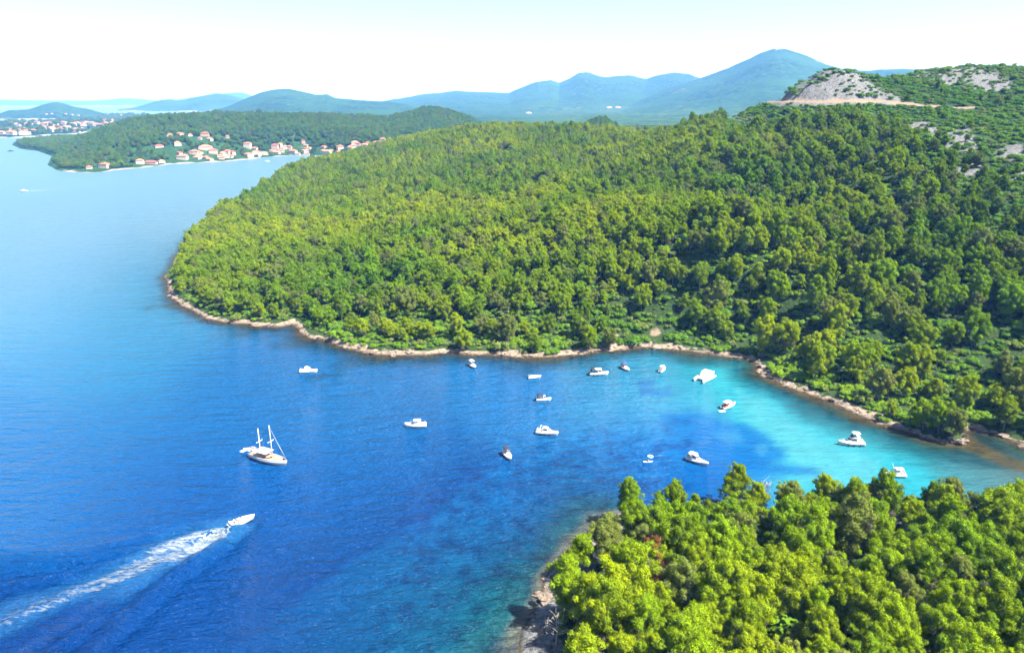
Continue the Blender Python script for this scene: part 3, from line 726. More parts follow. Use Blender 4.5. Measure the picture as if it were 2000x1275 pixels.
def pine_proto(seed, h=13.5, rw=4.6, shape='round', rust=0.0, lean=0.0, dens=300):
    rg = np.random.default_rng(seed)
    puffs, mb = [], MB()
    lx, ly = rg.normal(size=2) * 0.7
    lx += lean
    trunk = [np.array([lx * (t ** 1.6) , ly * (t ** 1.6), -1.2 + (h * .93 + 1.2) * t]) for t in np.linspace(0, 1, 7)]
    mb.tube(trunk, [0.30, .27, .24, .20, .15, .10, .05], 7)
    nl = 15
    for k in range(nl):
        t = 0.34 + 0.62 * (k + .5 * rg.random()) / nl
        tc = (t - 0.34) / 0.66
        if shape == 'round': env = math.sin(math.pi * min(1, 0.22 + 0.80 * tc)) ** 0.7
        elif shape == 'cone': env = (1 - tc) ** 0.75 * 0.95 + 0.12
        else: env = 0.55 + 0.5 * math.sin(math.pi * (0.15 + .75 * tc))
        ang = k * 2.4 + rg.normal() * .4
        for j in range(3 if k > 2 else 2):
            r = rw * env * (0.50 + 0.5 * rg.random()) * (1.0 if j == 0 else 0.62)
            an = ang + (0 if j == 0 else rg.choice([-1, 1]) * (0.5 + .5 * rg.random()))
            base = np.array([np.interp(t, np.linspace(0, 1, 7), [q[i] for q in trunk]) for i in range(3)])
            tip = base + np.array([math.cos(an) * r, math.sin(an) * r, 0.25 * r + rg.normal() * .3])
            pr = (0.85 + 0.50 * rg.random()) * (1.12 - .25 * tc)
            tt = float(np.clip(rg.normal(.5, .28), 0, 1))
            if rg.random() < rust: tt = 2.0
            puffs.append((*tip, pr, 1.10 + .4 * rg.random(), tt))
            if j == 0:
                mid = (base + tip) / 2 + np.array([0, 0, -.25])
                mb.tube([base, mid, tip], [.10, .07, .03], 5)
            if tc < .55 and rg.random() < .16: tt = 1.3
            for _ in range(3):
                o = rg.normal(size=3) * np.array([.9, .9, 1.0]) * pr * .85
                puffs.append((*(tip + o), pr * (.55 + .30 * rg.random()), 1.05, float(np.clip(tt + rg.normal() * .15, 0, 1)) if tt <= 1 else tt))
    top = trunk[-1]
    for _ in range(4):
        o = rg.normal(size=3) * np.array([.6, .6, .4])
        puffs.append((*(top + o), .55 + .3 * rg.random(), 1.1, float(rg.random())))
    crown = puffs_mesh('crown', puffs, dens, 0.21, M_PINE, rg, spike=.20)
    return crown, mb
def bush_proto(seed, r=1.6, h=1.7):
    rg = np.random.default_rng(seed); puffs = []
    for k in range(7):
        a, q = rg.random() * 6.28, r * .75 * math.sqrt(rg.random())
        puffs.append((math.cos(a) * q, math.sin(a) * q, h * (.35 + .4 * rg.random()) * (1 - .3 * q / r), r * (.38 + .25 * rg.random()), .9, float(rg.random())))
    return puffs_mesh('foliage', puffs, 120, 0.28, M_BUSH, rg, up=-.25)

SPECS = [dict(seed=1), dict(seed=2, h=14.5, rw=4.2, shape='cone'), dict(seed=3, h=12.5, rw=5.0), dict(seed=4, h=14, rw=4.3, shape='wide'), dict(seed=5, h=15, rw=4.6), dict(seed=6, h=12, rw=4.4, shape='wide', lean=.8), dict(seed=8, h=13, rw=4.0, shape='cone', lean=-.6), dict(seed=9, h=13.5, rw=4.8, shape='wide'), dict(seed=11, h=13, rw=4.4, rust=.55)]
PINES = []
for s in SPECS:
    c, mb = pine_proto(**s)
    t = bpy.data.meshes.new('trunk'); t.from_pydata(mb.v, [], mb.f); t.update(); t.materials.append(M_BARK)
    t.polygons.foreach_set('use_smooth', [True] * len(t.polygons))
    PINES.append((c, t))
NPROTO = 8     # the ninth is the rusty one, used only where the photo shows it
PROTO_OBJ = {}
def put_pine(pid, x, y, z, sc, rz, label, group=None, name='pine_tree', tilt=(0, 0)):
    e = empty(name, (x, y, z), rz, label, 'pine tree' if name == 'pine_tree' else 'tree', group)
    e.scale = (sc * .96, sc * .96, sc * 1.04); e.rotation_euler = (tilt[0], tilt[1], rz)
    c = link('crown', PINES[pid][0], e); t = link('trunk', PINES[pid][1], e)
    if pid not in PROTO_OBJ: PROTO_OBJ[pid] = (c, t)
    return e
BUSH = [bush_proto(21), bush_proto(22, 1.9, 1.5), bush_proto(23, 1.4, 2.0)]
def rock_proto(seed):
    rg = np.random.default_rng(seed)
    mb = MB(); n = 9; rings = []
    for k, t in enumerate(np.linspace(-.5, .6, 5)):
        rr = math.sqrt(max(0.05, 1 - (t * 1.45) ** 2))
        rings.append([(rr * (1 + .3 * rg.normal()) * math.cos(a) * .9, rr * (1 + .3 * rg.normal()) * math.sin(a) * .75, t * (.75 + .1 * rg.normal())) for a in np.linspace(0, 6.283, n, endpoint=False)])
    mb.loft(rings)
    me_ = bpy.data.meshes.new('boulder'); me_.from_pydata(mb.v, [], mb.f); me_.update(); me_.materials.append(M_ROCK)
    return me_
ROCKS = [rock_proto(k) for k in (31, 32, 33)]

def scatter(name, pts, rz, sc, pid, protos, label, kind='stuff', tilt=None):
    """one object whose geometry nodes set copies of the prototypes' own geometry on its points"""
    me = bpy.data.meshes.new(name)
    n = len(pts)
    me.vertices.add(n); me.vertices.foreach_set('co', np.asarray(pts, np.float32).ravel())
    rot = np.zeros((n, 3), np.float32); rot[:, 2] = rz
    if tilt is not None: rot[:, :2] = tilt
    attr(me, 'rot', rot, 'POINT', 'FLOAT_VECTOR')
    attr(me, 'scl', sc if np.ndim(sc) == 2 else np.repeat(np.asarray(sc)[:, None], 3, 1), 'POINT', 'FLOAT_VECTOR')
    attr(me, 'pid', pid, 'POINT', 'INT')
    o = link(name, me)
    ng = bpy.data.node_groups.new(name, 'GeometryNodeTree')
    ng.interface.new_socket('Geometry', in_out='INPUT', socket_type='NodeSocketGeometry')
    ng.interface.new_socket('Geometry', in_out='OUTPUT', socket_type='NodeSocketGeometry')
    N, L = ng.nodes, ng.links
    gi, go, jn = N.new('NodeGroupInput'), N.new('NodeGroupOutput'), N.new('GeometryNodeJoinGeometry')
    def named(nm, ty):
        a = N.new('GeometryNodeInputNamedAttribute'); a.data_type = ty; a.inputs[0].default_value = nm
        return next(q for q in a.outputs if q.enabled and q.name == 'Attribute')
    r_, s_, p_ = named('rot', 'FLOAT_VECTOR'), named('scl', 'FLOAT_VECTOR'), named('pid', 'INT')
    e2r = N.new('FunctionNodeEulerToRotation'); L.new(r_, e2r.inputs[0])
    for k, obs in enumerate(protos):
        ip = N.new('GeometryNodeInstanceOnPoints'); cmp_ = N.new('FunctionNodeCompare'); cmp_.data_type = 'INT'; cmp_.operation = 'EQUAL'
        ins = [q for q in cmp_.inputs if q.enabled]
        L.new(p_, ins[0]); ins[1].default_value = k
        L.new(gi.outputs[0], ip.inputs['Points']); L.new(cmp_.outputs[0], ip.inputs['Selection'])
        jj = N.new('GeometryNodeJoinGeometry')
        for ob in obs:
            oi = N.new('GeometryNodeObjectInfo'); oi.transform_space = 'ORIGINAL'; oi.inputs['Object'].default_value = ob
            L.new(oi.outputs['Geometry'], jj.inputs[0])
        L.new(jj.outputs[0], ip.inputs['Instance']); L.new(e2r.outputs[0], ip.inputs['Rotation']); L.new(s_, ip.inputs['Scale'])
        L.new(ip.outputs[0], jn.inputs[0])
    L.new(jn.outputs[0], go.inputs[0])
    md = o.modifiers.new('scatter', 'NODES'); md.node_group = ng
    return tag(o, label, kind=kind)

def hexgrid(x0, x1, y0, y1, s, jit=.42):
    ys = np.arange(y0, y1, s * .866); out = []
    for k, y in enumerate(ys):
        xs = np.arange(x0 + (k % 2) * s / 2, x1, s)
        out.append(np.stack([xs, np.full(len(xs), y)], 1))
    p = np.concatenate(out); return p + rng.uniform(-jit, jit, p.shape) * s

# ---------------- pines with a place of their own in the picture
TREES = []      # (pid, x, y, z, scale, rz, label, group)
def hz(x, y): return float(bilerp(hxs, hys, HZ, np.array([x]), np.array([y]))[0])
def nz(x, y): return float(bilerp(nxs, nys, NZ, np.array([x]), np.array([y]))[0])
def on_ground(u, v, zf, it=25):
    z = 2.0
    for _ in range(it):
        p = at(u, v, z); z = 0.5 * z + 0.5 * max(zf(p[0], p[1]), 0.3)
    return p[0], p[1], zf(p[0], p[1])
SPECIAL = [   # base pixel, prototype, scale, label, which ground
    (908, 684, 5, .78, 'small round pine on the pink rock shelf behind the leftmost of the end-on boats', hz), (1040, 690, 2, .66, 'squat bushy pine overhanging the rocky shore above the low open boat', hz),
    (1150, 683, 0, .85, 'round olive green pine at the water edge left of the dark bush', hz), (1190, 681, 7, .70, 'low pine leaning over shore rocks above the cruiser with the dark stern canopy', hz),
    (1488, 690, 4, 1.15, 'tall broad pine at the corner where the stone bank bends, left of its twin', hz), (1533, 692, 7, 1.12, 'spreading pine at the corner where the stone bank bends, right of its twin', hz),
    (1738, 818, 1, .45, 'small bright young pine standing alone on the stone bank', hz), (1803, 838, 2, .80, 'bushy pine on the spit, first of three from the left', hz), (1832, 845, 7, .85, 'bushy pine on the spit, middle of three', hz), (1862, 853, 5, .85, 'pine leaning over the rocks at the tip of the spit', hz),
    (1960, 838, 0, .85, 'pine beside the dark inlet behind the spit', hz), (1612, 698, 6, 1.0, 'slender pine rising from the green scrub below the hill', hz), (1706, 715, 1, .72, 'lone bright yellow-green pine in the middle of the low scrub', hz),
    (1122, 1212, 4, 1.05, 'large yellow-green pine closest to the pale rocks of the near shore', nz), (1178, 1120, 0, 1.05, 'rounded bright pine on the seaward edge of the near wood, above the dark gap', nz), (1128, 1120, 6, .9, 'dark green pine on the seaward edge of the near wood', nz),
    (1262, 1145, 8, .95, 'pine with rust-brown dying branches in the near wood', nz), (1705, 1215, 8, .62, 'small reddish-brown dying pine sunk among the near wood', nz),
    (1428, 988, 6, .95, 'tallest pine of the near wood edge, its top beside the white motor yacht', nz), (1228, 1016, 1, .88, 'pointed pine at the far left tip of the near wood', nz), (1385, 1218, 2, 1.2, 'big full-crowned bright pine in the open middle of the near wood', nz)]
occ = []
for u, v, pid, sc, lab, zf in SPECIAL:
    x, y, z = on_ground(u, v, zf)
    TREES.append((pid, x, y, z - .1, sc, random.random() * 6.28, lab, None)); occ.append((x, y, 4.6 * sc))
occ = np.array(occ)
def free(p, k=1.0):
    d = np.hypot(p[:, None, 0] - occ[None, :, 0], p[:, None, 1] - occ[None, :, 1])
    return (d > occ[None, :, 2] * k + 1.8).all(1)

# ---------------- all other pines: candidate places
g = hexgrid(-20, 290, 70, 235, 7.0)
d = bilerp(nxs, nys, nd_, g[:, 0], g[:, 1]); z = bilerp(nxs, nys, NZ, g[:, 0], g[:, 1])
u_, v_, dep = project(g[:, 0], g[:, 1], z + 7)
gap = fbm(g[:, 0], g[:, 1], 22, 2)
edge = np.where(u_ < 1260, 12.0, 3.2)
k = (d > edge) & (u_ > 900) & (u_ < 2900) & (v_ < 1500) & (gap > -.34) & (dep > 20) & free(g)
near_p = np.stack([g[k, 0], g[k, 1], z[k] - .1], 1)
near_d = d[k]
ga, gb = hexgrid(-290, 1060, 205, 1560, 6.5), hexgrid(-290, 1060, 205, 1560, 7.9)
def colu(q): return project(q[:, 0], q[:, 1], bilerp(hxs, hys, HZ, q[:, 0], q[:, 1]))[0] + 60 * fbm(q[:, 0], q[:, 1], 60, 2)
g = np.concatenate([ga[colu(ga) < 1330], gb[colu(gb) >= 1330]])
d = bilerp(hxs, hys, hd, g[:, 0], g[:, 1]); z = bilerp(hxs, hys, HZ, g[:, 0], g[:, 1])
u_, v_, dep = project(g[:, 0], g[:, 1], z)
D_ = np.hypot(g[:, 0], g[:, 1])
ridgeD = np.interp(u_, [c[0] for c in CTRL], [c[2] for c in CTRL])
SCRUB_TOP = [(1405, 250), (1425, 222), (1480, 190), (1560, 165), (1620, 120), (2100, 100), (2100, 430), (1960, 380), (1880, 340), (1790, 275), (1740, 238), (1640, 228), (1560, 232), (1500, 245), (1440, 262)]
BANK = [(1478, 700), (1560, 690), (1640, 705), (1700, 740), (1760, 770), (1830, 790), (1850, 830), (1760, 850), (1480, 730)]
MAQ = [(1080, 690), (1120, 655), (1200, 630), (1240, 590), (1330, 560), (1440, 590), (1470, 640), (1470, 690), (1300, 690), (1200, 690)]
SLOPE = [(1780, 250), (2100, 380), (2100, 600), (1950, 520), (1800, 420)]
dens = np.ones(len(g)) * .97
dens = np.where(in_poly(u_, v_, SCRUB_TOP), .035, dens)
dens = np.where(in_poly(u_, v_, KNOLL), .01, dens)
dens = np.where(in_poly(u_, v_, BANK), .05, dens)
dens = np.where(in_poly(u_, v_, MAQ), .30, dens)
dens = np.where(in_poly(u_, v_, SLOPE), .66, dens)
dens = np.where((u_ > 1500) & (v_ > 420) & (v_ < 720) & ~in_poly(u_, v_, BANK) & ~in_poly(u_, v_, SLOPE), .90, dens)
dens = np.where((u_ > 640) & (v_ > 620), .35, dens)
dens *= np.where(fbm(g[:, 0], g[:, 1], 34, 3) < -.42, .25, 1)
dens *= np.where((bilerp(hxs, hys, road, g[:, 0], g[:, 1]) > .15), 0, 1)
k = (d > np.where(u_ < 640, 6.5, 9.0)) & (u_ > -150) & (u_ < 2650) & ((D_ < ridgeD + 70) | ((u_ > 1050) & (u_ < 1290) & (D_ > 1180) & (D_ < 1420))) & (rng.random(len(g)) < dens) & free(g, .8)
head_p = np.stack([g[k, 0], g[k, 1], z[k] - .15], 1)
pos_all = np.concatenate([near_p, head_p])
sc_all = np.r_[rng.normal(.92, .17, len(near_p)), np.clip(rng.normal(1, .2, len(head_p)), .5, 1.5) * np.where(colu(head_p) < 1330, .70, .86)]
ur, vr, depr = project(pos_all[:, 0], pos_all[:, 1], pos_all[:, 2] + 9)
small = (ur > 1500) & (vr < 420) & (np.arange(len(ur)) >= len(near_p))
sc_all[:len(near_p)] *= np.where((vr[:len(near_p)] < 1005), np.where(ur[:len(near_p)] > 1600, .86, .78), 1.0)
sc_all = np.where(small, sc_all * .82, sc_all)
sc_all = np.where(in_poly(ur, vr + 12, SCRUB_TOP) & (np.arange(len(ur)) >= len(near_p)), sc_all * .62, sc_all)
pid_all = rng.integers(0, NPROTO, len(pos_all)); rz_all = rng.random(len(pos_all)) * 6.28
size = np.where((ur > -10) & (ur < 2010) & (vr > 0) & (vr < 1300), sc_all / depr, 0)
N_IND = 300 - len(TREES)
order = np.argsort(-size)
ind, rest = order[:N_IND], order[N_IND:]
def near_label(u, v, i):
    if i < len(near_p):
        if near_d[i] < 12 and u < 1300: return 'green pine on the seaward edge of the near wood, over the rocks', 'seaward edge pines of the near wood'
        if v < 985: return 'pine along the far edge of the near wood, its top against the cove', 'cove edge pines of the near wood'
        col_ = 'left' if u < 1400 else 'middle' if u < 1700 else 'right'
        row = 'back' if v < 1060 else 'centre' if v < 1170 else 'front'
        return f'green pine in the close canopy of the near wood, {row} rows, {col_} third', f'near wood pines, {row} rows, {col_} third'
    if u < 900: return 'pine along the rocky rim of the big headland, left part', 'headland rim pines, left part'
    if u < 1250: return 'pine above the rock shelf in the middle of the headland shore', 'headland rim pines, middle'
    if u < 1500: return 'pine rising from the maquis behind the head of the cove', 'cove head pines'
    if u < 1750: return 'pine on the lower slope behind the stone bank and green scrub', 'lower slope pines behind the stone bank'
    return 'pine on the lower right slope above the spit and inlet', 'lower slope pines above the spit'
for i in ind:
    lab, grp = near_label(ur[i], vr[i], i)
    TREES.append((int(pid_all[i]), *pos_all[i], float(sc_all[i]), float(rz_all[i]), lab, grp))
for pid, x, y, z, sc, rz, lab, grp in TREES:
    put_pine(pid, x, y, z, sc, rz, lab, grp, tilt=(random.gauss(0, .04), random.gauss(0, .04)))
P_PROTOS = [PROTO_OBJ[k] for k in range(NPROTO)]
scatter('pine_forest', pos_all[rest], rz_all[rest], sc_all[rest][:, None] * np.array([1.0, 1.0, 1.0]), pid_all[rest], P_PROTOS, 'dense pine forest covering the big headland and the hill behind the cove', tilt=rng.normal(0, .05, (len(rest), 2)))

# dead grey tree at the far edge of the near wood
def bare_tree(u, v, zf, h, label, seed):
    rg = np.random.default_rng(seed); x, y, z = on_ground(u, v, zf)
    e = empty('dead_tree', (x, y, z), 0, label, 'tree')
    t = MB(); t.tube([(0, 0, -.5), (.2, 0, h * .4), (.1, .2, h * .8), (.3, .1, h)], [.2, .15, .09, .03]); t.build('trunk', M_DRY, e, True)
    b = MB()
    for k in range(26):
        zz_ = h * (.35 + .6 * rg.random()); a = rg.random() * 6.28; l = (h - zz_) * .5 + 1.2
        m1 = np.array([math.cos(a) * l * .6, math.sin(a) * l * .6, zz_ + l * .4]); m2 = m1 + rg.normal(size=3) * .6 + np.array([0, 0, .7])
        b.tube([(0.15, .1, zz_), m1, m2], [.07, .05, .02], 4)
        b.tube([m1, m1 + rg.normal(size=3) * .9 + np.array([0, 0, .5])], [.04, .015], 4)
    b.build('branches', M_DRY, e, True)
bare_tree(1492, 988, nz, 8, 'bare grey dead tree in the gap at the far edge of the near wood', 3)
bare_tree(1085, 1262, nz, 8, 'leaning pale bare tree beside the near rock slab', 5)

# ---------------- maquis: bushes as ground cover; three at the clearing stand out
bush_obj = []
for (u, v, k, s, lab) in ((1235, 672, 0, 2.6, 'large dark round bush at the water edge left of the tan clearing'), (1255, 640, 1, 2.4, 'silvery green olive-like bush left of the tan clearing'), (1312, 664, 2, 2.2, 'rounded green bush right of the tan clearing')):
    x, y, z = on_ground(u, v, hz)
    e = empty('bush', (x, y, z - .1), 0, lab, 'bush'); e.scale = (s, s, s * .85)
    bush_obj.append(link('foliage', BUSH[k], e))
g = hexgrid(-290, 1060, 205, 1300, 3.1)
d = bilerp(hxs, hys, hd, g[:, 0], g[:, 1]); z = bilerp(hxs, hys, HZ, g[:, 0], g[:, 1])
u_, v_, dep = project(g[:, 0], g[:, 1], z); D_ = np.hypot(g[:, 0], g[:, 1])
ridgeD = np.interp(u_, [c[0] for c in CTRL], [c[2] for c in CTRL])
dn = np.where(d < 40, .92, np.where(u_ > 1330, .70, .30))
for poly, q in ((SCRUB_TOP, .72), (BANK, 1.0), (MAQ, .9), (SLOPE, .85)): dn = np.where(in_poly(u_, v_, poly), q, dn)
dn = np.where(in_poly(u_, v_, KNOLL), np.clip(.55 + 2.2 * fbm(g[:, 0], g[:, 1], 26, 3), .12, 1), dn)
rk = bilerp(hxs, hys, rock, g[:, 0], g[:, 1]); rdm = bilerp(hxs, hys, road, g[:, 0], g[:, 1])
dn = np.where(rk > .55, dn * .30, np.where(rk > .4, dn * .6, dn)); dn = np.where(rdm > .2, 0, dn)
dn = np.where(D_ > 800, dn * .5, dn)
k = (d > 3.4 + 2.5 * fbm(g[:, 0], g[:, 1], 12, 3)) & (u_ > -60) & (u_ < 2500) & (v_ < 1050) & (D_ < ridgeD + 40) & (rng.random(len(g)) < dn)
bp_ = np.stack([g[k, 0], g[k, 1], z[k] - .1], 1)
g2 = hexgrid(-20, 290, 70, 235, 4.0)
d2 = bilerp(nxs, nys, nd_, g2[:, 0], g2[:, 1]); z2 = bilerp(nxs, nys, NZ, g2[:, 0], g2[:, 1]); u2, v2, _ = project(g2[:, 0], g2[:, 1], z2)
k2 = (d2 > np.where(u2 < 1250, 8, 3)) & (u2 > 900) & (u2 < 2800) & (v2 < 1400) & (rng.random(len(g2)) < .35)
bp_ = np.concatenate([bp_, np.stack([g2[k2, 0], g2[k2, 1], z2[k2] - .1], 1)])
s0 = np.clip(rng.normal(1.0, .28, len(bp_)), .5, 1.9) * np.where(rng.random(len(bp_)) < .08, 1.7, 1)
scatter('undergrowth', bp_, rng.random(len(bp_)) * 6.28, np.stack([s0, s0, s0 * rng.uniform(.7, 1.2, len(bp_))], 1), rng.integers(0, 3, len(bp_)), [(b,) for b in bush_obj], 'low green maquis scrub covering the slopes between the pines')

# ---------------- forest of the village peninsula, the plain and the town
g = hexgrid(-1300, 900, 1090, 2150, 9.5)
z = bilerp(fxs, fys, FZ, g[:, 0], g[:, 1]); d = bilerp(fxs, fys, fd, g[:, 0], g[:, 1])
u_, v_, _ = project(g[:, 0], g[:, 1], z)
HOUSES = [  # base pixel u, v, width in metres, depth, storeys, roof kind, colours
    (172, 331, 9, 8, 1), (201, 329, 17, 12, 2), (271, 321, 13, 11, 2), (292, 321, 24, 11, 1), (314, 319, 12, 9, 1), (354, 313, 21, 13, 2), (378, 303, 18, 12, 2), (399, 295, 27, 14, 2), (414, 301, 19, 13, 2), (383, 312, 15, 10, 1), (443, 302, 12, 10, 2), (446, 309, 15, 10, 1), (409, 315, 17, 8, 1), (402, 311, 10, 9, 1), (428, 308, 12, 9, 1), (482, 290, 16, 12, 3), (484, 308, 18, 11, 2), (497, 304, 14, 10, 2), (308, 289, 18, 11, 1), (345, 287, 14, 11, 2), (330, 267, 12, 10, 1), (350, 268, 13, 11, 2), (370, 267, 9, 8, 1), (399, 267, 19, 11, 2), (408, 275, 14, 9, 1), (389, 273, 8, 7, 1), (443, 270, 8, 8, 1),
    (514, 303, 19, 10, 1), (536, 293, 15, 11, 3), (539, 301, 16, 10, 1), (550, 299, 11, 9, 1), (571, 301, 18, 11, 2), (581, 304, 10, 8, 1), (592, 282, 9, 8, 2), (593, 300, 9, 8, 2), (598, 304, 14, 8, 1), (632, 290, 15, 10, 1), (638, 302, 18, 11, 2), (640, 308, 14, 9, 1), (645, 298, 11, 9, 1), (665, 293, 14, 10, 2), (661, 300, 12, 9, 1), (693, 285, 19, 12, 2), (686, 289, 14, 10, 1), (711, 286, 15, 10, 1), (735, 285, 18, 11, 2), (747, 278, 13, 9, 2), (822, 266, 14, 10, 1)]
_r = random.Random(5)
for _ in range(34):
    u = _r.choice([_r.uniform(345, 470), _r.uniform(475, 610), _r.uniform(630, 740)])
    vs_ = float(np.interp(u, [p_[0] for p_ in VILL_SHORE[8:]], [p_[1] for p_ in VILL_SHORE[8:]]))
    v = vs_ - _r.uniform(3, 17) if u < 620 else float(np.interp(u, [630, 740], [303, 283])) - _r.uniform(-2, 8)
    HOUSES.append((u, v, _r.uniform(9, 13), _r.uniform(8, 10), _r.choice([1, 1, 2])))
house_pos = []
for (u, v, w_, dp_, st) in HOUSES:
    house_pos.append(ground_hit(u, v, fxs, fys, FZ, 1080, 2400))
HP = np.array(house_pos)
dh = np.min(np.hypot(g[:, None, 0] - HP[None, :, 0], g[:, None, 1] - HP[None, :, 1] + 9), axis=1)
hd2 = bilerp(hxs, hys, hd, np.clip(g[:, 0], hxs[0], hxs[-1]), np.clip(g[:, 1], hys[0], hys[-1]))
hid = (u_ > 780) & (v_ > 262)
k = (d > 9) & (dh > 17) & (u_ > -40) & (u_ < 1350) & ~hid & (rng.random(len(g)) < np.where((v_ > 285) & (u_ < 520), .62, .93))
fp = np.stack([g[k, 0], g[k, 1], z[k] - .2], 1)
g3 = hexgrid(-4000, -1050, 1950, 5200, 30)
z3 = bilerp(txs, tys, TZ, g3[:, 0], g3[:, 1]); d3 = bilerp(txs, tys, td, g3[:, 0], g3[:, 1]); u3, v3, _ = project(g3[:, 0], g3[:, 1], z3)
k3 = (d3 > 12) & (u3 > -40) & (rng.random(len(g3)) < np.where(fbm(g3[:, 0], g3[:, 1], 260, 2) > -.06, .85, .25))
fp = np.concatenate([fp, np.stack([g3[k3, 0], g3[k3, 1], z3[k3] - .2], 1)])
fs = np.r_[np.clip(rng.normal(.72, .16, k.sum()), .4, 1.1), np.clip(rng.normal(1.05, .3, k3.sum()), .5, 1.8)]
scatter('far_forest', fp, rng.random(len(fp)) * 6.28, np.stack([fs * 1.25, fs * 1.25, fs * .8], 1), rng.integers(0, NPROTO, len(fp)), P_PROTOS, 'hazy green woodland on the village peninsula across the channel')

# ---------------- rocks of the shores
boulder_obj = []
for (u, v, k, s, lab, zf) in ((1872, 863, 0, 2.2, 'pale boulder at the very tip of the spit', hz), (1858, 858, 1, 1.7, 'grey boulder beside the leaning pine on the spit', hz), (1057, 1163, 2, 2.3, 'reddish-brown boulder half in the water left of the big near pine', nz)):
    x, y, z = on_ground(u, v, zf)
    o = link('boulder', ROCKS[k]); o.location = (x, y, z + .1); o.scale = (s, s * .9, s * .6); o.rotation_euler = (0, 0, k * 1.3)
    tag(o, lab, 'boulder'); boulder_obj.append(o)
RP, RS = [], []
def strew(poly, n0, lo, hi, zf, step):
    P = np.array(poly)
    for a, b in zip(P[:-1], P[1:]):
        L_ = np.hypot(*(b - a)); nn = np.array([-(b - a)[1], (b - a)[0]]) / (L_ + 1e-9)
        for _ in range(int(L_ / step * n0) + 1):
            t, o_ = random.random(), random.uniform(lo, hi)
            q = a + (b - a) * t + nn * o_
            RP.append((q[0], q[1], zf(q[0], q[1]))); RS.append(min(2.6, .35 + random.expovariate(2.0)))
strew(HEAD[8:len(HEAD_SHORE) - 1], 5.0, -5.5, 2.6, hz, 2.0)
strew(NEAR[2:12], 3.0, -6, 3.0, nz, 1.6)
RP, RS = np.array(RP), np.array(RS)
k = RP[:, 2] > -.55
RP, RS = RP[k], RS[k]
scatter('shore_rocks', RP, rng.random(len(RP)) * 6.28, np.stack([RS, RS * rng.uniform(.6, 1, len(RS)), RS * rng.uniform(.3, .6, len(RS))], 1), rng.integers(0, 3, len(RP)), [(b,) for b in boulder_obj], 'broken pale limestone rocks along the waterline')

# ------------------------------------------------------------------ boats
def hull(L, B, H, bowfine=1.9, flare=.80, stern=.86, sheer=.35, n=15, draft=.35):
    """rings from stern (-x) to bow (+x); returns the mesh and the deck edge"""
    mb = MB(); rings, edge = [], []
    for i in range(n):
        s = i / (n - 1); x = -L / 2 + L * s
        t = max(0, (s - .38) / .62)
        b = B / 2 * (stern + (1 - stern) * min(1, s / .35)) * max(0.02, 1 - t ** bowfine)
        h = H * (1 + sheer * max(0, s - .2) ** 1.5 * 1.4)
        xx = x
        rings.append([(xx - .10 * L * t * t * .9, 0, -draft), (xx - .07 * L * t * t, b * flare * .72, -.12), (xx - .02 * L * t * t, b * (.5 + flare * .5), h * .55), (xx, b, h),
                      (xx, b * .93, h + .02), (xx, 0, h + .05), (xx, -b * .93, h + .02), (xx, -b, h), (xx - .02 * L * t * t, -b * (.5 + flare * .5), h * .55), (xx - .07 * L * t * t, -b * flare * .72, -.12)])
        edge.append((xx, b, h))
    mb.loft(rings)
    return mb, edge
def deck_at(edge, x): return float(np.interp(x, [e[0] for e in edge], [e[2] for e in edge])) + .05
def beam_at(edge, x): return float(np.interp(x, [e[0] for e in edge], [e[1] for e in edge]))
def cab(mb, x0, x1, w0, w1, z0, z1, rake_f=.35, rake_b=.08, inset=.82):
    """a rounded cabin block between x0 (aft) and x1 (fore)"""
    d = x1 - x0
    def ring(xa, xb, wa, wb, z):
        return [(xa, -wa, z), (xa + (xb - xa) * .7, -(wa * .4 + wb * .6), z), (xb, -wb * .55, z), (xb, wb * .55, z), (xa + (xb - xa) * .7, wa * .4 + wb * .6, z), (xa, wa, z)]
    mb.loft([ring(x0, x1, w0, w1, z0), ring(x0 + d * rake_b * .6, x1 - d * rake_f * .55, w0 * (1 + inset) / 2, w1 * (1 + inset) / 2, z0 + (z1 - z0) * .6), ring(x0 + d * rake_b, x1 - d * rake_f, w0 * inset, w1 * inset, z1 - .06), ring(x0 + d * (rake_b + .04), x1 - d * (rake_f + .05), w0 * inset * .88, w1 * inset * .85, z1)])
def band(mb, x0, x1, w0, w1, z0, z1, f0, f1, rake_f=.35, rake_b=.08, inset=.82, out=1.025):
    d = x1 - x0
    def ring(f):
        k = out * (1 + (inset - 1) * f); xa, xb = x0 + d * rake_b * f - .02, x1 - d * rake_f * f + .04
        return [(xa + d * .12, -w0 * k, z0 + (z1 - z0) * f), (xa + (xb - xa) * .7, -(w0 * .4 + w1 * .6) * k, z0 + (z1 - z0) * f), (xb, -w1 * .55 * k, z0 + (z1 - z0) * f), (xb, w1 * .55 * k, z0 + (z1 - z0) * f), (xa + (xb - xa) * .7, (w0 * .4 + w1 * .6) * k, z0 + (z1 - z0) * f), (xa + d * .12, w0 * k, z0 + (z1 - z0) * f)]
    mb.loft([ring(f0), ring(f1)], cap=False, close=False)
def rail(mb, edge, x0, hgt, inner=.92, r=.025):
    pts = [(e[0], e[1] * inner, e[2] + hgt) for e in edge if e[0] >= x0 and e[1] > .1]
    loop = pts + [(edge[-1][0] - .1, 0, edge[-1][2] + hgt)] + [(p[0], -p[1], p[2]) for p in reversed(pts)]
    mb.tube(loop, r, 4)
    for p in pts[::2]:
        for s in (1, -1): mb.tube([(p[0], s * p[1], p[2] - hgt), (p[0], s * p[1], p[2])], r * .8, 4)
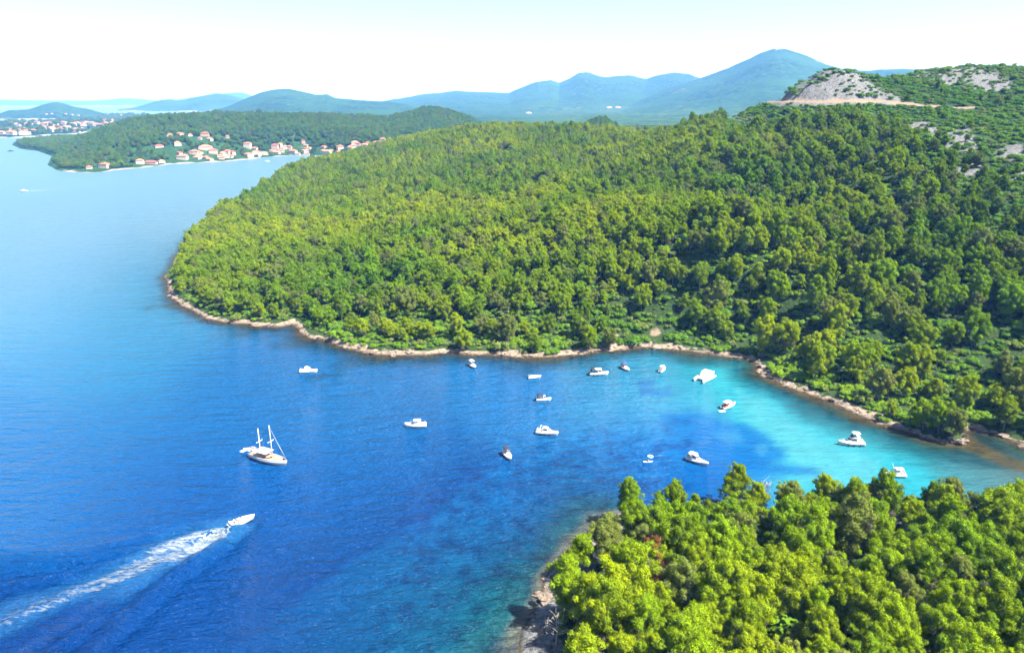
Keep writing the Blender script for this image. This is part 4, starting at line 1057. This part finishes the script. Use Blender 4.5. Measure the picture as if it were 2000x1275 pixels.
def canopy(root, x0, x1, w, z0, z1, mat, name='canopy', full=False):
    mb = MB(); n = 5
    top = [[(x0 + (x1 - x0) * t, w * c, z1 + .16 * math.cos(c * 1.4) - .05 * abs(t - .5)) for c in np.linspace(-1, 1, n)] for t in np.linspace(0, 1, 5)]
    bot = [[(p[0], p[1], p[2] - .07) for p in r] for r in top]
    mb.loft([a + b[::-1] for a, b in zip(top, bot)])
    if full: mb.box((x0 + .12), 0, (z0 + z1) / 2, .1, w * 1.9, z1 - z0)
    mb.build(name, mat, root, True)
    fr = MB()
    for s in (-1, 1):
        for t in (.08, .92): fr.tube([(x0 + (x1 - x0) * .5, s * w, z0), (x0 + (x1 - x0) * t, s * w, z1)], .03, 5)
    fr.build('canopy_frame', M_STEEL, root)
def outboard(root, x, z, s=1.0, y=0):
    mb = MB(); mb.box(x - .22 * s, y, z + .35 * s, .5 * s, .38 * s, .45 * s, .8, .8); mb.box(x - .2 * s, y, z - .1 * s, .22 * s, .16 * s, .7 * s)
    mb.build('outboard_engine', M_ENG, root)
def fenders(root, L, B, H, side, n=3):
    for k in range(n):
        mb = MB(); x = -L * .3 + k * L * .22
        mb.tube([(x, side * (B / 2 + .06), H * .9), (x, side * (B / 2 + .10), H * .75), (x, side * (B / 2 + .12), H * .2), (x, side * (B / 2 + .10), H * .08)], [.04, .14, .14, .05], 7); mb.build('fender', M_DARK, root, True)
def place(stern, bow, name, label, cat='boat', group='boats anchored in the cove', Lmin=0, Lmax=99):
    a, b = at(*stern)[:2], at(*bow)[:2]
    L = float(np.clip(np.hypot(*(b - a)), Lmin, Lmax)); c = (a + b) / 2
    e = empty(name, (c[0], c[1], 0), math.atan2(b[1] - a[1], b[0] - a[0]), label, cat, group)
    return e, L
def seats(root, x, z, w, mat, name='seat'):
    mb = MB(); mb.box(x, 0, z + .22, .55, w, .4); mb.box(x - .3, 0, z + .5, .14, w, .6, .8, 1); mb.build(name, mat, root)

def cabin_boat(e, L, top=False, canopy_mat=None, windows=True, aft_canopy=False, arch=False, engine=True, fend=0, cabin_pos=(-.10, .22), rails=True, full=False, tall=1.0):
    B, H = L * .35, L * .115 + .12
    mb, ed = hull(L, B, H); mb.build('hull', M_WHITE, e, True)
    st = MB(); st.loft([[(p[0] * .998, p[1] * 1.004 + .01, p[2] * .80) for p in ed], [(p[0] * .998, p[1] * 1.004 + .01, p[2] * .88) for p in ed]], cap=False, close=False)
    st.loft([[(p[0] * .998, -p[1] * 1.004 - .01, p[2] * .80) for p in ed], [(p[0] * .998, -p[1] * 1.004 - .01, p[2] * .88) for p in ed]], cap=False, close=False)
    st.build('rub_rail', M_GREY, e)
    zd = deck_at(ed, -L * .3)
    fl = MB(); fl.box(-L * .31, 0, zd + .01, L * .30, B * .66, .03); fl.build('cockpit_floor', M_CREAM, e)
    co = MB()
    for s in (-1, 1): co.box(-L * .30, s * B * .38, zd + .16, L * .36, .12, .34)
    co.box(-L * .475, 0, zd + .14, .14, B * .7, .30); co.build('coaming', M_WHITE, e)
    # low foredeck trunk
    fz = deck_at(ed, L * .18)
    tr = MB(); cab(tr, L * .02, L * .38, beam_at(ed, L * .02) * .72, beam_at(ed, L * .30) * .55, fz - .15, fz + .28, .25, 0, .85); tr.build('foredeck_trunk', M_WHITE, e, False)
    hc = MB(); hc.box(L * .20, 0, fz + .30, .5, .5, .05); hc.build('deck_hatch', M_GLASS, e)
    x0, x1 = cabin_pos[0] * L, cabin_pos[1] * L
    z1 = zd + (1.25 + .03 * L) * tall
    w0, w1 = B * .38, B * .32
    c = MB(); cab(c, x0, x1, w0, w1, zd - .02, z1); cb = c.build('cabin', M_WHITE, e)
    if windows:
        g_ = MB(); band(g_, x0, x1, w0, w1, zd, z1, .50, .84); g_.build('window', M_GLASS, cb)
    if top:
        canopy(e, x0 - L * .14, x0 + L * .20, B * .40, zd + .3, z1 + .28, M_WHITE, 'hard_top')
    if canopy_mat is not None:
        canopy(e, -L * .42, x0 + .25, B * .42, zd + .3, zd + 1.75, canopy_mat, full=full)
    if arch:
        a = MB(); a.tube([(x0 - .1, -B * .42, zd + .3), (x0 - .5, -B * .40, z1 + .2), (x0 - .55, 0, z1 + .34), (x0 - .5, B * .40, z1 + .2), (x0 - .1, B * .42, zd + .3)], .09, 6); a.build('radar_arch', M_WHITE, e, True)
    seats(e, -L * .40, zd, B * .6, M_CREAM, 'stern_bench')
    if rails:
        r = MB(); rail(r, ed, L * .08, .45); r.build('bow_rail', M_STEEL, e)
    if engine: outboard(e, -L / 2, zd - .35, 1.0)
    if fend: fenders(e, L, B, H, fend)
    return ed, B, zd

def open_boat(e, L, canopy_mat=None, console=True, cush=M_CREAM, B=None, engine=True, full=False):
    B = B or L * .36; H = L * .10 + .15
    mb, ed = hull(L, B, H, bowfine=2.4); mb.build('hull', M_WHITE, e, True)
    zd = deck_at(ed, -L * .2)
    fl = MB(); fl.box(-L * .12, 0, zd + .01, L * .52, B * .62, .03); fl.build('cockpit_floor', M_CREAM, e)
    co = MB()
    for s in (-1, 1): co.box(-L * .12, s * B * .37, zd + .12, L * .58, .12, .26)
    co.box(L * .19, 0, zd + .16, .12, B * .66, .22); co.build('coaming', M_WHITE, e)
    if console:
        c = MB(); c.box(-L * .06, 0, zd + .45, L * .09, B * .34, .85, .7, .9); cc = c.build('console', M_WHITE, e)
        w = MB(); w.box(-L * .02, 0, zd + 1.05, .06, B * .34, .40, 1, .8); w.build('windscreen', M_GLASS, cc)
    seats(e, -L * .20, zd, B * .5, cush, 'seat'); seats(e, -L * .38, zd, B * .6, cush, 'stern_bench')
    fc = MB(); cab(fc, L * .20, L * .42, beam_at(ed, L * .2) * .7, beam_at(ed, L * .34) * .5, deck_at(ed, L * .3) - .12, deck_at(ed, L * .3) + .13, .2, 0, .85); fc.build('bow_cushion', cush, e)
    if canopy_mat is not None: canopy(e, -L * .40, L * .02, B * .40, zd + .25, zd + 1.7, canopy_mat, full=full)
    if engine: outboard(e, -L / 2, zd - .35, .95)
    return ed, B, zd

def person(loc, rz, label, pose='sit', shirt=M_RED):
    """one continuous skinned body with a joint per vertex"""
    if pose == 'sit':
        J = [(0, 0, .10), (0, 0, .38), (.02, 0, .58), (.04, 0, .68), (.05, 0, .84), (0, .20, .56), (.10, .27, .32), (.30, .20, .26), (0, -.20, .56), (.10, -.27, .32), (.30, -.20, .26), (.06, .10, .08), (.46, .12, .12), (.50, .12, -.30), (.62, .12, -.33), (.06, -.10, .08), (.46, -.12, .12), (.50, -.12, -.30), (.62, -.12, -.33)]
    else:
        J = [(0, 0, .92), (0, 0, 1.20), (.01, 0, 1.42), (.02, 0, 1.52), (.03, 0, 1.68), (0, .20, 1.40), (.03, .26, 1.12), (.16, .22, .90), (0, -.20, 1.40), (.03, -.26, 1.12), (.16, -.22, .90), (0, .10, .88), (.03, .11, .48), (0, .12, .06), (.14, .13, .03), (0, -.10, .88), (.03, -.11, .48), (0, -.12, .06), (.14, -.13, .03)]
    E = [(0, 1), (1, 2), (2, 3), (3, 4), (2, 5), (5, 6), (6, 7), (2, 8), (8, 9), (9, 10), (0, 11), (11, 12), (12, 13), (13, 14), (0, 15), (15, 16), (16, 17), (17, 18)]
    rad = [.15, .15, .13, .06, .11, .07, .05, .04, .07, .05, .04, .10, .07, .05, .04, .10, .07, .05, .04]
    me_ = bpy.data.meshes.new('person'); me_.from_pydata(J, E, []); me_.update(); me_.materials.append(M_SKIN)
    o = link('person', me_)
    sk = o.modifiers.new('skin', 'SKIN'); o.modifiers.new('sub', 'SUBSURF').levels = 1
    for v_, r_ in zip(me_.skin_vertices[0].data, rad): v_.radius = (r_, r_)
    me_.skin_vertices[0].data[0].use_root = True
    o.location = loc; o.rotation_euler = (0, 0, rz)
    tag(o, label, 'person')
    t = MB(); z0 = J[0][2] - .02; z1 = J[2][2] + .03; xs_ = J[2][0]
    ring = lambda z, a, b, x: [(x + a * math.cos(q), b * math.sin(q), z) for q in np.linspace(0, 6.283, 10, endpoint=False)]
    t.loft([ring(z0, .19, .21, 0), ring((z0 + z1) / 2, .18, .22, xs_ * .5), ring(z1 - .06, .16, .25, xs_), ring(z1 + .02, .08, .12, xs_)]); t.build('shirt', shirt, o, True)
    h = MB(); hx, hzz = J[4][0] - .02, J[4][2] + .05
    h.loft([ring(hzz - .06, .115, .105, hx), ring(hzz + .03, .11, .10, hx), ring(hzz + .09, .06, .05, hx)]); h.build('hair', M_ENG, o, True)
    return o

e, L = place((585, 728), (621, 727), 'cabin_boat', 'white cabin boat anchored alone off the wooded headland', Lmin=7.6); cabin_boat(e, L, windows=False, cabin_pos=(-.22, .16), tall=1.05)
e, L = place((917, 711), (930, 722), 'small_motorboat', 'small white boat with a high stern awning, nearest the pink rock shelf', Lmin=5.5, Lmax=6.5); open_boat(e, L, M_WHITE)
e, L = place((1031, 740), (1057, 737), 'open_boat', 'long low flat white open boat without a cabin'); open_boat(e, L, None, console=False)
e, L = place((1151, 733), (1189, 732), 'cabin_cruiser', 'white cabin cruiser with fenders and a dark canopy over the stern'); cabin_boat(e, L, canopy_mat=M_DARK, top=True, fend=-1, full=True)
e, L = place((1214, 716), (1229, 727), 'small_motorboat', 'small white boat with a blue awning at its stern', Lmin=5.5, Lmax=7); open_boat(e, L, M_NAVY)
e, L = place((1288, 729), (1300, 719), 'small_motorboat', 'smallest white motorboat, nearest the tan clearing', Lmin=5, Lmax=6); open_boat(e, L, M_WHITE)
e, L = place((1047, 783), (1077, 782), 'motorboat', 'white motorboat with a boxy black canopy over its stern'); ed, B, zd = cabin_boat(e, L, canopy_mat=M_DARK, full=True, cabin_pos=(-.05, .15), windows=True)
e, L = place((833, 833), (789, 834), 'motorboat', 'white motorboat with a white hard top over its open cockpit, bow to the left'); cabin_boat(e, L, windows=False, cabin_pos=(-.12, .10), top=True, tall=.85)
e, L = place((1049, 846), (1089, 850), 'cabin_cruiser', 'white cabin cruiser with black side windows and dark fenders along its side', Lmin=8); cabin_boat(e, L, windows=True, fend=-1, arch=True, cabin_pos=(-.22, .18), tall=1.05)
e, L = place((985, 883), (998, 901), 'speedboat', 'small white speedboat with a black awning, its bow towards the near wood', Lmin=6, Lmax=7.2); open_boat(e, L, M_DARK, cush=M_CREAM)
e, L = place((1341, 896), (1384, 911), 'motor_yacht', 'sleek white motor yacht close to the top of the near wood'); cabin_boat(e, L, windows=True, arch=True, cabin_pos=(-.26, .12), top=True, engine=False)
e8, L8 = place((1411, 800), (1436, 790), 'motorboat', 'white open motorboat with red cushions over the bright sand', Lmin=6); ed8, B8, zd8 = open_boat(e8, L8, M_WHITE, cush=M_RED)
def dinghy(u, v, L, ang, name, label, cat='dinghy', group='dinghies on the water', mat=M_GREY):
    p = at(u, v); e = empty(name, (p[0], p[1], 0), ang, label, cat, group)
    t = MB(); B = L * .46; r = L * .07
    path = [(-L / 2, -B / 2 + r, r), (L * .15, -B / 2 + r, r), (L * .38, -B * .27, r * 1.3), (L / 2 - r, 0, r * 1.6), (L * .38, B * .27, r * 1.3), (L * .15, B / 2 - r, r), (-L / 2, B / 2 - r, r)]
    t.tube(path, r, 8); t.build('tube', mat, e, True)
    f = MB(); f.box(-L * .04, 0, r * .6, L * .84, B * .72, .06, .9, .9); f.box(-L * .40, 0, r * 1.4, .08, B * .7, r * 1.8); f.build('floor', M_CREAM, e)
    s = MB(); s.box(-L * .08, 0, r * 1.8, .28, B * .74, .08); s.build('seat', M_WHITE, e)
    return e
dinghy(1409, 804, 2.9, R(200), 'dinghy', 'pale dinghy tied behind the motorboat with red cushions', mat=M_TEAL)

# flybridge yacht
e, L = place((1687, 869), (1635, 868), 'flybridge_yacht', 'white two-deck flybridge yacht over the turquoise sand'); L *= 1.0
ed, B, zd = cabin_boat(e, L, windows=True, cabin_pos=(-.24, .22), engine=False, fend=1, tall=1.0)
zt = zd + (1.25 + .03 * L)
fb = MB(); cab(fb, -L * .30, L * .10, B * .36, B * .26, zt - .02, zt + .62, .25, .0, .95); fbo = fb.build('flybridge', M_WHITE, e)
ws = MB(); band(ws, -L * .30, L * .10, B * .36, B * .26, zt + .3, zt + .95, .45, 1.0, .3, .5, .92); ws.build('windscreen', M_GLASS, fbo)
canopy(e, -L * .28, L * .00, B * .36, zt + .6, zt + 1.75, M_WHITE)
am = MB(); am.tube([(-L * .05, 0, zt + 1.8), (-L * .05, 0, zt + 2.6)], .03, 5); am.build('antenna', M_MAST, e)
# motorboat half hidden behind the near wood
e, L = place((1768, 931), (1721, 929), 'motorboat', 'white motorboat with a slanting aerial, half hidden behind the near pines'); ed, B, zd = cabin_boat(e, L, windows=False, cabin_pos=(-.22, .12), top=True, engine=False)
am = MB(); am.tube([(0, 0, zd + 1.4), (L * .12, 0, zd + 3.4)], .05, 5); am.build('antenna', M_MAST, e)

# catamaran
e, L = place((1389, 733), (1360, 749), 'catamaran', 'broad white twin-hulled catamaran near the head of the cove', Lmin=9.5, Lmax=10.5)
Bc = L * .58
for s in (-1, 1):
    mb, ed = hull(L, L * .20, 1.05, 1.7); mb.v = [(x, y + s * (Bc / 2 - L * .1), z) for x, y, z in mb.v]; mb.build('hull', M_WHITE, e, True)
br = MB(); br.box(-L * .10, 0, .95, L * .72, Bc - L * .2, .5); br.build('bridge_deck', M_WHITE, e)
c = MB(); cab(c, -L * .38, L * .24, Bc * .40, Bc * .36, 1.2, 2.5, .30, .03, .9); cb = c.build('cabin', M_WHITE, e)
g_ = MB(); band(g_, -L * .38, L * .24, Bc * .40, Bc * .36, 1.2, 2.5, .40, .72, .30, .03, .9); g_.build('window', M_GLASS, cb)
fb = MB(); cab(fb, -L * .42, L * .06, Bc * .38, Bc * .32, 2.48, 2.95, .2, 0, .95); fb.build('flybridge', M_WHITE, e)
tr = MB()
for s in (-1, 1): tr.tube([(L * .26, s * Bc * .28, 1.2), (L * .46, s * Bc * .36, 1.35)], .04, 5)
tr.tube([(L * .45, -Bc * .36, 1.2), (L * .45, Bc * .36, 1.2)], .07, 6); tr.build('bow_rail', M_STEEL, e)

# kayak with paddler and a float behind it
p0 = at(1266, 902)
kb = empty('kayak', (p0[0], p0[1], 0), R(4), 'short white kayak with a paddler, alone in the blue water', 'kayak')
mb, ed = hull(3.2, .8, .22, 2.0, sheer=.3, draft=.08); mb.build('hull', M_WHITE, kb, True)
ck = MB(); ck.box(-.1, 0, .27, 1.0, .5, .05); ck.build('cockpit', M_ENG, kb)
person((p0[0] - .1, p0[1], .27), R(4), 'person in a red top sitting in the white kayak')
p1 = at(1270, 892)
fl = MB(); fl.tube([(.75 * math.cos(a), .75 * math.sin(a), .16) for a in np.linspace(0, 6.283, 17)], .22, 8)
fo = fl.build('swim_ring', M_TEAL, None, True); fo.location = (p1[0], p1[1], 0); tag(fo, 'pale teal inflatable ring floating behind the kayak', 'swim ring')

# running speedboat
e, L = place((452, 1027), (493, 1012), 'speedboat', 'white speedboat running fast ahead of its long foam wake', group='moving boats', Lmin=7.4, Lmax=7.4)
z0 = sea_z(e.location.x, e.location.y); e.location.z = z0 + .12; e.rotation_euler = (0, -.06, e.rotation_euler.z)
ed, B, zd = open_boat(e, L, None, cush=M_CREAM, B=L * .43)
ca = math.cos(e.rotation_euler.z); sa = math.sin(e.rotation_euler.z)
person((e.location.x - ca * L * .20, e.location.y - sa * L * .20, z0 + zd + .62), e.rotation_euler.z, 'person at the helm of the running speedboat', shirt=M_DARK)

# two-masted sailing boat
e, L = place((489, 891), (562, 911), 'sailing_ketch', 'white two-masted wooden sailing boat with a canvas awning, the only boat with masts', 'sailing boat', 'moving boats')
e['group'] = 'boats anchored in the bay'
B, H = L * .27, 1.25
mb, ed = hull(L, B, H, bowfine=2.6, stern=.45, sheer=.55, draft=.6, n=19); mb.build('hull', M_WHITE, e, True)
zd = deck_at(ed, 0)
dk = MB(); top_ = [(p[0] * .97, p[1] * .84, p[2] + .075) for p in ed]; bt = [(p[0] * .97, -p[1] * .84, p[2] + .075) for p in ed]
dk.loft([[a, b] for a, b in zip(top_, bt)], cap=False, close=False); dk.build('deck', M_TEAK, e)
bw = MB()
for s in (-1, 1): bw.loft([[(p[0], s * p[1] * .99, p[2] + .02) for p in ed], [(p[0], s * p[1] * 1.0, p[2] + .42) for p in ed], [(p[0], s * p[1] * .93, p[2] + .42) for p in ed], [(p[0], s * p[1] * .92, p[2] + .02) for p in ed]], cap=False, close=False)
bw.build('bulwark', M_WHITE, e)
c = MB(); cab(c, -L * .22, L * .10, B * .30, B * .26, zd, zd + .75, .12, .04, .92); cb = c.build('deckhouse', M_TEAK, e)
g_ = MB(); band(g_, -L * .22, L * .10, B * .30, B * .26, zd, zd + .75, .35, .75, .12, .04, .92); g_.build('window', M_GLASS, cb)
canopy(e, -L * .28, L * .06, B * .44, zd + .4, zd + 2.05, M_WHITE, 'awning')
hs = MB(); cab(hs, L * .18, L * .34, B * .17, B * .12, deck_at(ed, L * .25) - .1, deck_at(ed, L * .25) + .35, .1, 0, .9); hs.build('fore_hatch', M_TEAK, e)
an = MB(); an.box(L * .40, B * .06, deck_at(ed, L * .40) + .3, .7, .5, .5, .7, .7); an.build('anchor_windlass', M_ENG, e)
sp_ = MB(); sp_.tube([(-L * .49, 0, zd + .3), (-L * .66, 0, zd + 1.0)], [.22, .10], 6); sp_.build('stern_spar', M_MAST, e)
for x, hgt, nm in ((L * .115, 11.5, 'main_mast'), (-L * .20, 9.4, 'mizzen_mast')):
    m_ = MB(); m_.tube([(x, 0, zd - .2), (x, 0, zd + hgt * .6), (x, 0, zd + hgt)], [.14, .12, .08], 8); mo = m_.build(nm, M_MAST, e, True)
    sp2 = MB(); sp2.tube([(x, -1.35, zd + hgt * .52 + .1), (x, 0, zd + hgt * .52), (x, 1.35, zd + hgt * .52 + .1)], [.06, .08, .06], 6); sp2.build('spreader', M_MAST, mo)
    st = MB()
    for s in (-1, 1): st.tube([(x - .3, s * B * .46, zd + .3), (x, s * 1.35, zd + hgt * .52 + .1), (x, 0, zd + hgt * .97)], .010, 4)
    st.build('shroud', M_STEEL, mo)
bo = MB(); bo.tube([(-L * .20, 0, zd + 2.3), (-L * .44, 0, zd + 2.25)], .14, 6); bo.build('boom', M_MAST, e, True)
fs_ = MB(); fs_.tube([(L * .49, 0, deck_at(ed, L * .49) + .4), (L * .36, 0, zd + 4.2), (L * .25, 0, zd + 7.2), (L * .115, 0, zd + 11.2)], [.02, .05, .035, .012], 6); fs_.build('furled_jib', M_WHITE, e, True)
for s in (-1, 1):
    mb_ = MB(); mb_.tube([(-L * .1, s * (B * .5), .6), (-L * .1, s * (B * .5 + .1), .2)], .14, 6); mb_.build('fender', M_NAVY, e, True)
dinghy(478, 880, 3.0, R(60), 'dinghy', 'round white tender floating off the stern of the two-masted boat', mat=M_WHITE)
d2 = dinghy(494, 878.5, 3.6, R(-12), 'dinghy', 'small grey dinghy with people aboard beside the two-masted boat')
p = at(494, 878.5)
person((p[0] - .3, p[1], .55), R(-12), 'person in a red top sitting in the grey dinghy')
person((p[0] + .5, p[1] + .1, .50), R(160), 'person in a pale top sitting in the grey dinghy', shirt=M_WHITE)

# tiny far boats
def far_boat(u, v, L, ang, label, mat=M_WHITE):
    p = at(u, v); e = empty('motorboat', (p[0], p[1], 0), ang, label, 'boat', 'boats in the far channel')
    mb, ed = hull(L, L * .34, L * .12); mb.build('hull', mat, e, True)
    c = MB(); cab(c, -L * .15, L * .2, L * .13, L * .10, L * .12, L * .27); c.build('cabin', mat, e)
far_boat(46, 374, 9, R(185), 'tiny white boat drawing a thin wake across the far channel')
far_boat(21, 296, 12, R(20), 'tiny dark boat off the tip of the village peninsula', M_ENG)
far_boat(522, 316, 9, R(10), 'tiny white boat moored in front of the village')

# ------------------------------------------------------------------ houses
def house(x, y, z, w, d, st, rz, label, group, wm, rm, hip=True, sub=2.0):
    e = empty('house', (x, y, z), rz, label, 'house', group)
    h = 2.9 * st + .4
    b = MB(); b.box(0, 0, (h - sub) / 2, w, d, h + sub); b.build('wall', wm, e)
    r = MB(); o = .5; a, c = w / 2 + o, d / 2 + o; rh = min(d * .26, 3.2)
    k = a - c if hip else a
    k = max(k, .6)
    vs = [(-a, -c, h + .003), (a, -c, h + .003), (a, c, h + .003), (-a, c, h + .003), (-a, -c, h + .2), (a, -c, h + .2), (a, c, h + .2), (-a, c, h + .2), (-k, 0, h + .2 + rh), (k, 0, h + .2 + rh)]
    r.add(vs, [(3, 2, 1, 0), (0, 1, 5, 4), (1, 2, 6, 5), (2, 3, 7, 6), (3, 0, 4, 7), (4, 5, 9, 8), (6, 7, 8, 9), (5, 6, 9), (7, 4, 8)])
    r.build('roof', rm, e)
    return e
SIZEW = {1: 'low', 2: 'two-storey', 3: 'tall'}
def vill_label(k, u, v, st, wcol, rcol):
    w_ = f'{SIZEW[st]} {wcol} house with a {rcol} roof'
    if u < 250: return w_ + (', leftmost on the village shore' if u < 190 else ' alone near the left end of the shore'), None
    if v < 278 and 300 < u < 460: return f'{w_}, on the wooded rise', 'houses on the rise above the village'
    if u > 800: return 'pale roofed house peeping over the headland forest, right of the village', None
    if u < 335 : return f'{w_} in the left shore cluster of the village', 'left shore cluster of the village'
    if u < 460: return f'{w_} in the packed middle of the village', 'middle cluster of the village'
    if u < 560: return f'{w_} in the row right of the village middle', 'right row of the village'
    if u < 625: return f'{w_} by the village harbour', 'harbour houses of the village'
    return f'{w_} behind headland trees, right end of village', 'right end houses of the village'
WN, RN = ['white', 'cream', 'pink'], ['terracotta', 'faded terracotta', 'dark red']
for k, ((u, v, w_, dp_, st), p) in enumerate(zip(HOUSES, house_pos)):
    wi = [0, 1, 0, 2, 0][k % 5]; ri = [0, 1, 1, 0, 2][(k * 3) % 5]
    lab, grp = vill_label(k, u, v, st, WN[wi], RN[ri])
    zz_ = float(bilerp(fxs, fys, FZ, p[0:1], p[1:2])[0])
    house(p[0], p[1] + dp_ / 2, zz_, w_ * .85, dp_ * .9, st, random.gauss(0, .35), lab, grp, M_WALLS[wi], M_ROOFS[ri])
TOWN_SPOTS = [(0, 52, 252, 266, 12, 'on the left end of the hazy town'), (95, 150, 240, 262, 20, 'in the middle of the hazy town'), (150, 235, 236, 256, 20, 'at the right end of the hazy town'), (5, 90, 243, 250, 8, 'on the wooded back shore of the hazy town'), (190, 246, 225, 233, 9, 'in the hazy hamlet above the town')]
kt = 0
for u0, u1, v0, v1, n_, where in TOWN_SPOTS:
    for _ in range(n_):
        for _try in range(30):
            u, v = random.uniform(u0, u1), random.uniform(v0, v1)
            p = ground_hit(u, v, txs, tys, TZ, 1900, 5300)
            if bilerp(txs, tys, td, p[0:1], p[1:2])[0] > 14: break
        wi = random.choice([0, 0, 1, 2]); ri = random.choice([0, 1, 1, 2]); w_ = random.uniform(15, 26)
        house(p[0], p[1], float(bilerp(txs, tys, TZ, p[0:1], p[1:2])[0]), w_, w_ * .6, random.choice([2, 2, 3]), random.gauss(0, .4), f'small {WN[wi]} house with {RN[ri]} roof {where}', 'houses ' + where, M_WALLS[wi], M_ROOFS[ri])
for (u, v, w_, lab) in ((40, 262, 55, 'long red-roofed building on the hazy town waterfront'), (60, 258, 38, 'second long red-roofed building on the hazy town waterfront')):
    p = ground_hit(u, v, txs, tys, TZ, 1900, 5300)
    house(p[0], p[1], float(bilerp(txs, tys, TZ, p[0:1], p[1:2])[0]), w_, 18, 2, .05, lab, None, M_WALLS[0], M_ROOFS[0], hip=True)
for (u, v) in ((90, 220.3), (101, 220.6), (128, 220.6), (140, 220.3), (152, 220.8)):
    q = far(u, v, 5040)
    house(q[0], q[1], max(islet_z(q[0], q[1]), 1.5), 11, 9, 1, 0, 'tiny pale house at the foot of the cone-shaped islet', 'houses on the far islet', M_WALLS[0], M_ROOFS[1], sub=5)
for (u, v, lab) in ((1033, 222, 'lone red-roofed house on the hazy plain below the ridge'), (1190, 211, 'left one of two white houses under the big blue mountain'), (1207, 211, 'right one of two white houses under the big blue mountain')):
    p = ground_hit(u, v, fxs, fys, FZ, 2300, 8000)
    house(p[0], p[1], float(bilerp(fxs, fys, FZ, p[0:1], p[1:2])[0])    , 34, 20, 2, .2, lab, None, M_WALLS[0], M_ROOFS[1])

# ------------------------------------------------------------------ radio masts
def lattice(u, v, D, h, w, label):
    p = ground_hit(u, v, fxs, fys, FZ, D * .7, D * 1.15)
    z = float(bilerp(fxs, fys, FZ, p[0:1], p[1:2])[0])
    e = empty('radio_mast', (p[0], p[1], z - 1), 0, label, 'radio mast', 'radio masts on the hills')
    lg, br_ = MB(), MB(); n = 7
    for sx in (-1, 1):
        for sy in (-1, 1): lg.tube([(sx * w, sy * w, 0), (sx * w * .25, sy * w * .25, h * .85)], [.42, .3], 5)
    lg.build('legs', M_MASTRED, e)
    for k in range(n):
        a, b = k / n, (k + 1) / n; wa, wb = w * (1 - .75 * a), w * (1 - .75 * b)
        for s in (-1, 1):
            br_.tube([(-wa, s * wa, h * .85 * a), (wb, s * wb, h * .85 * b)], .2, 4); br_.tube([(wa, s * wa, h * .85 * a), (-wb, s * wb, h * .85 * b)], .2, 4)
            br_.tube([(s * wa, -wa, h * .85 * a), (s * wb, wb, h * .85 * b)], .2, 4)
    br_.build('bracing', M_MASTRED, e)
    t = MB(); t.tube([(0, 0, h * .8), (0, 0, h)], [.4, .2], 6); t.box(0, 0, h * .84, 2.2, 2.2, 1.6); t.build('aerial', M_MAST, e)
lattice(889, 216, 2050, 44, 4.0, 'white lattice radio mast on the dark wooded hill')
lattice(1054, 161, 8100, 165, 5.0, 'thin tall radio mast on the blue ridge')

# ------------------------------------------------------------------ the air
hb = MB(); hb.box(0, 0, (700 - 3.6) / 2, 61500, 61500, 700 + 3.6)
hm, nd, lk, p, o = mat_new('sea_haze')
nd.remove(p)
pv = nd.new('ShaderNodeVolumePrincipled')
pv.inputs['Color'].default_value = (0.14, 0.37, 1.0, 1)
pv.inputs['Density'].default_value = 0.000082
pv.inputs['Anisotropy'].default_value = 0.0
pv.inputs['Absorption Color'].default_value = (1, 1, 1, 1)
lk.new(pv.outputs[0], o.inputs['Volume'])
hz_o = hb.build('haze', hm)
tag(hz_o, 'pale blue sea haze over the far hills and islands', kind='stuff')
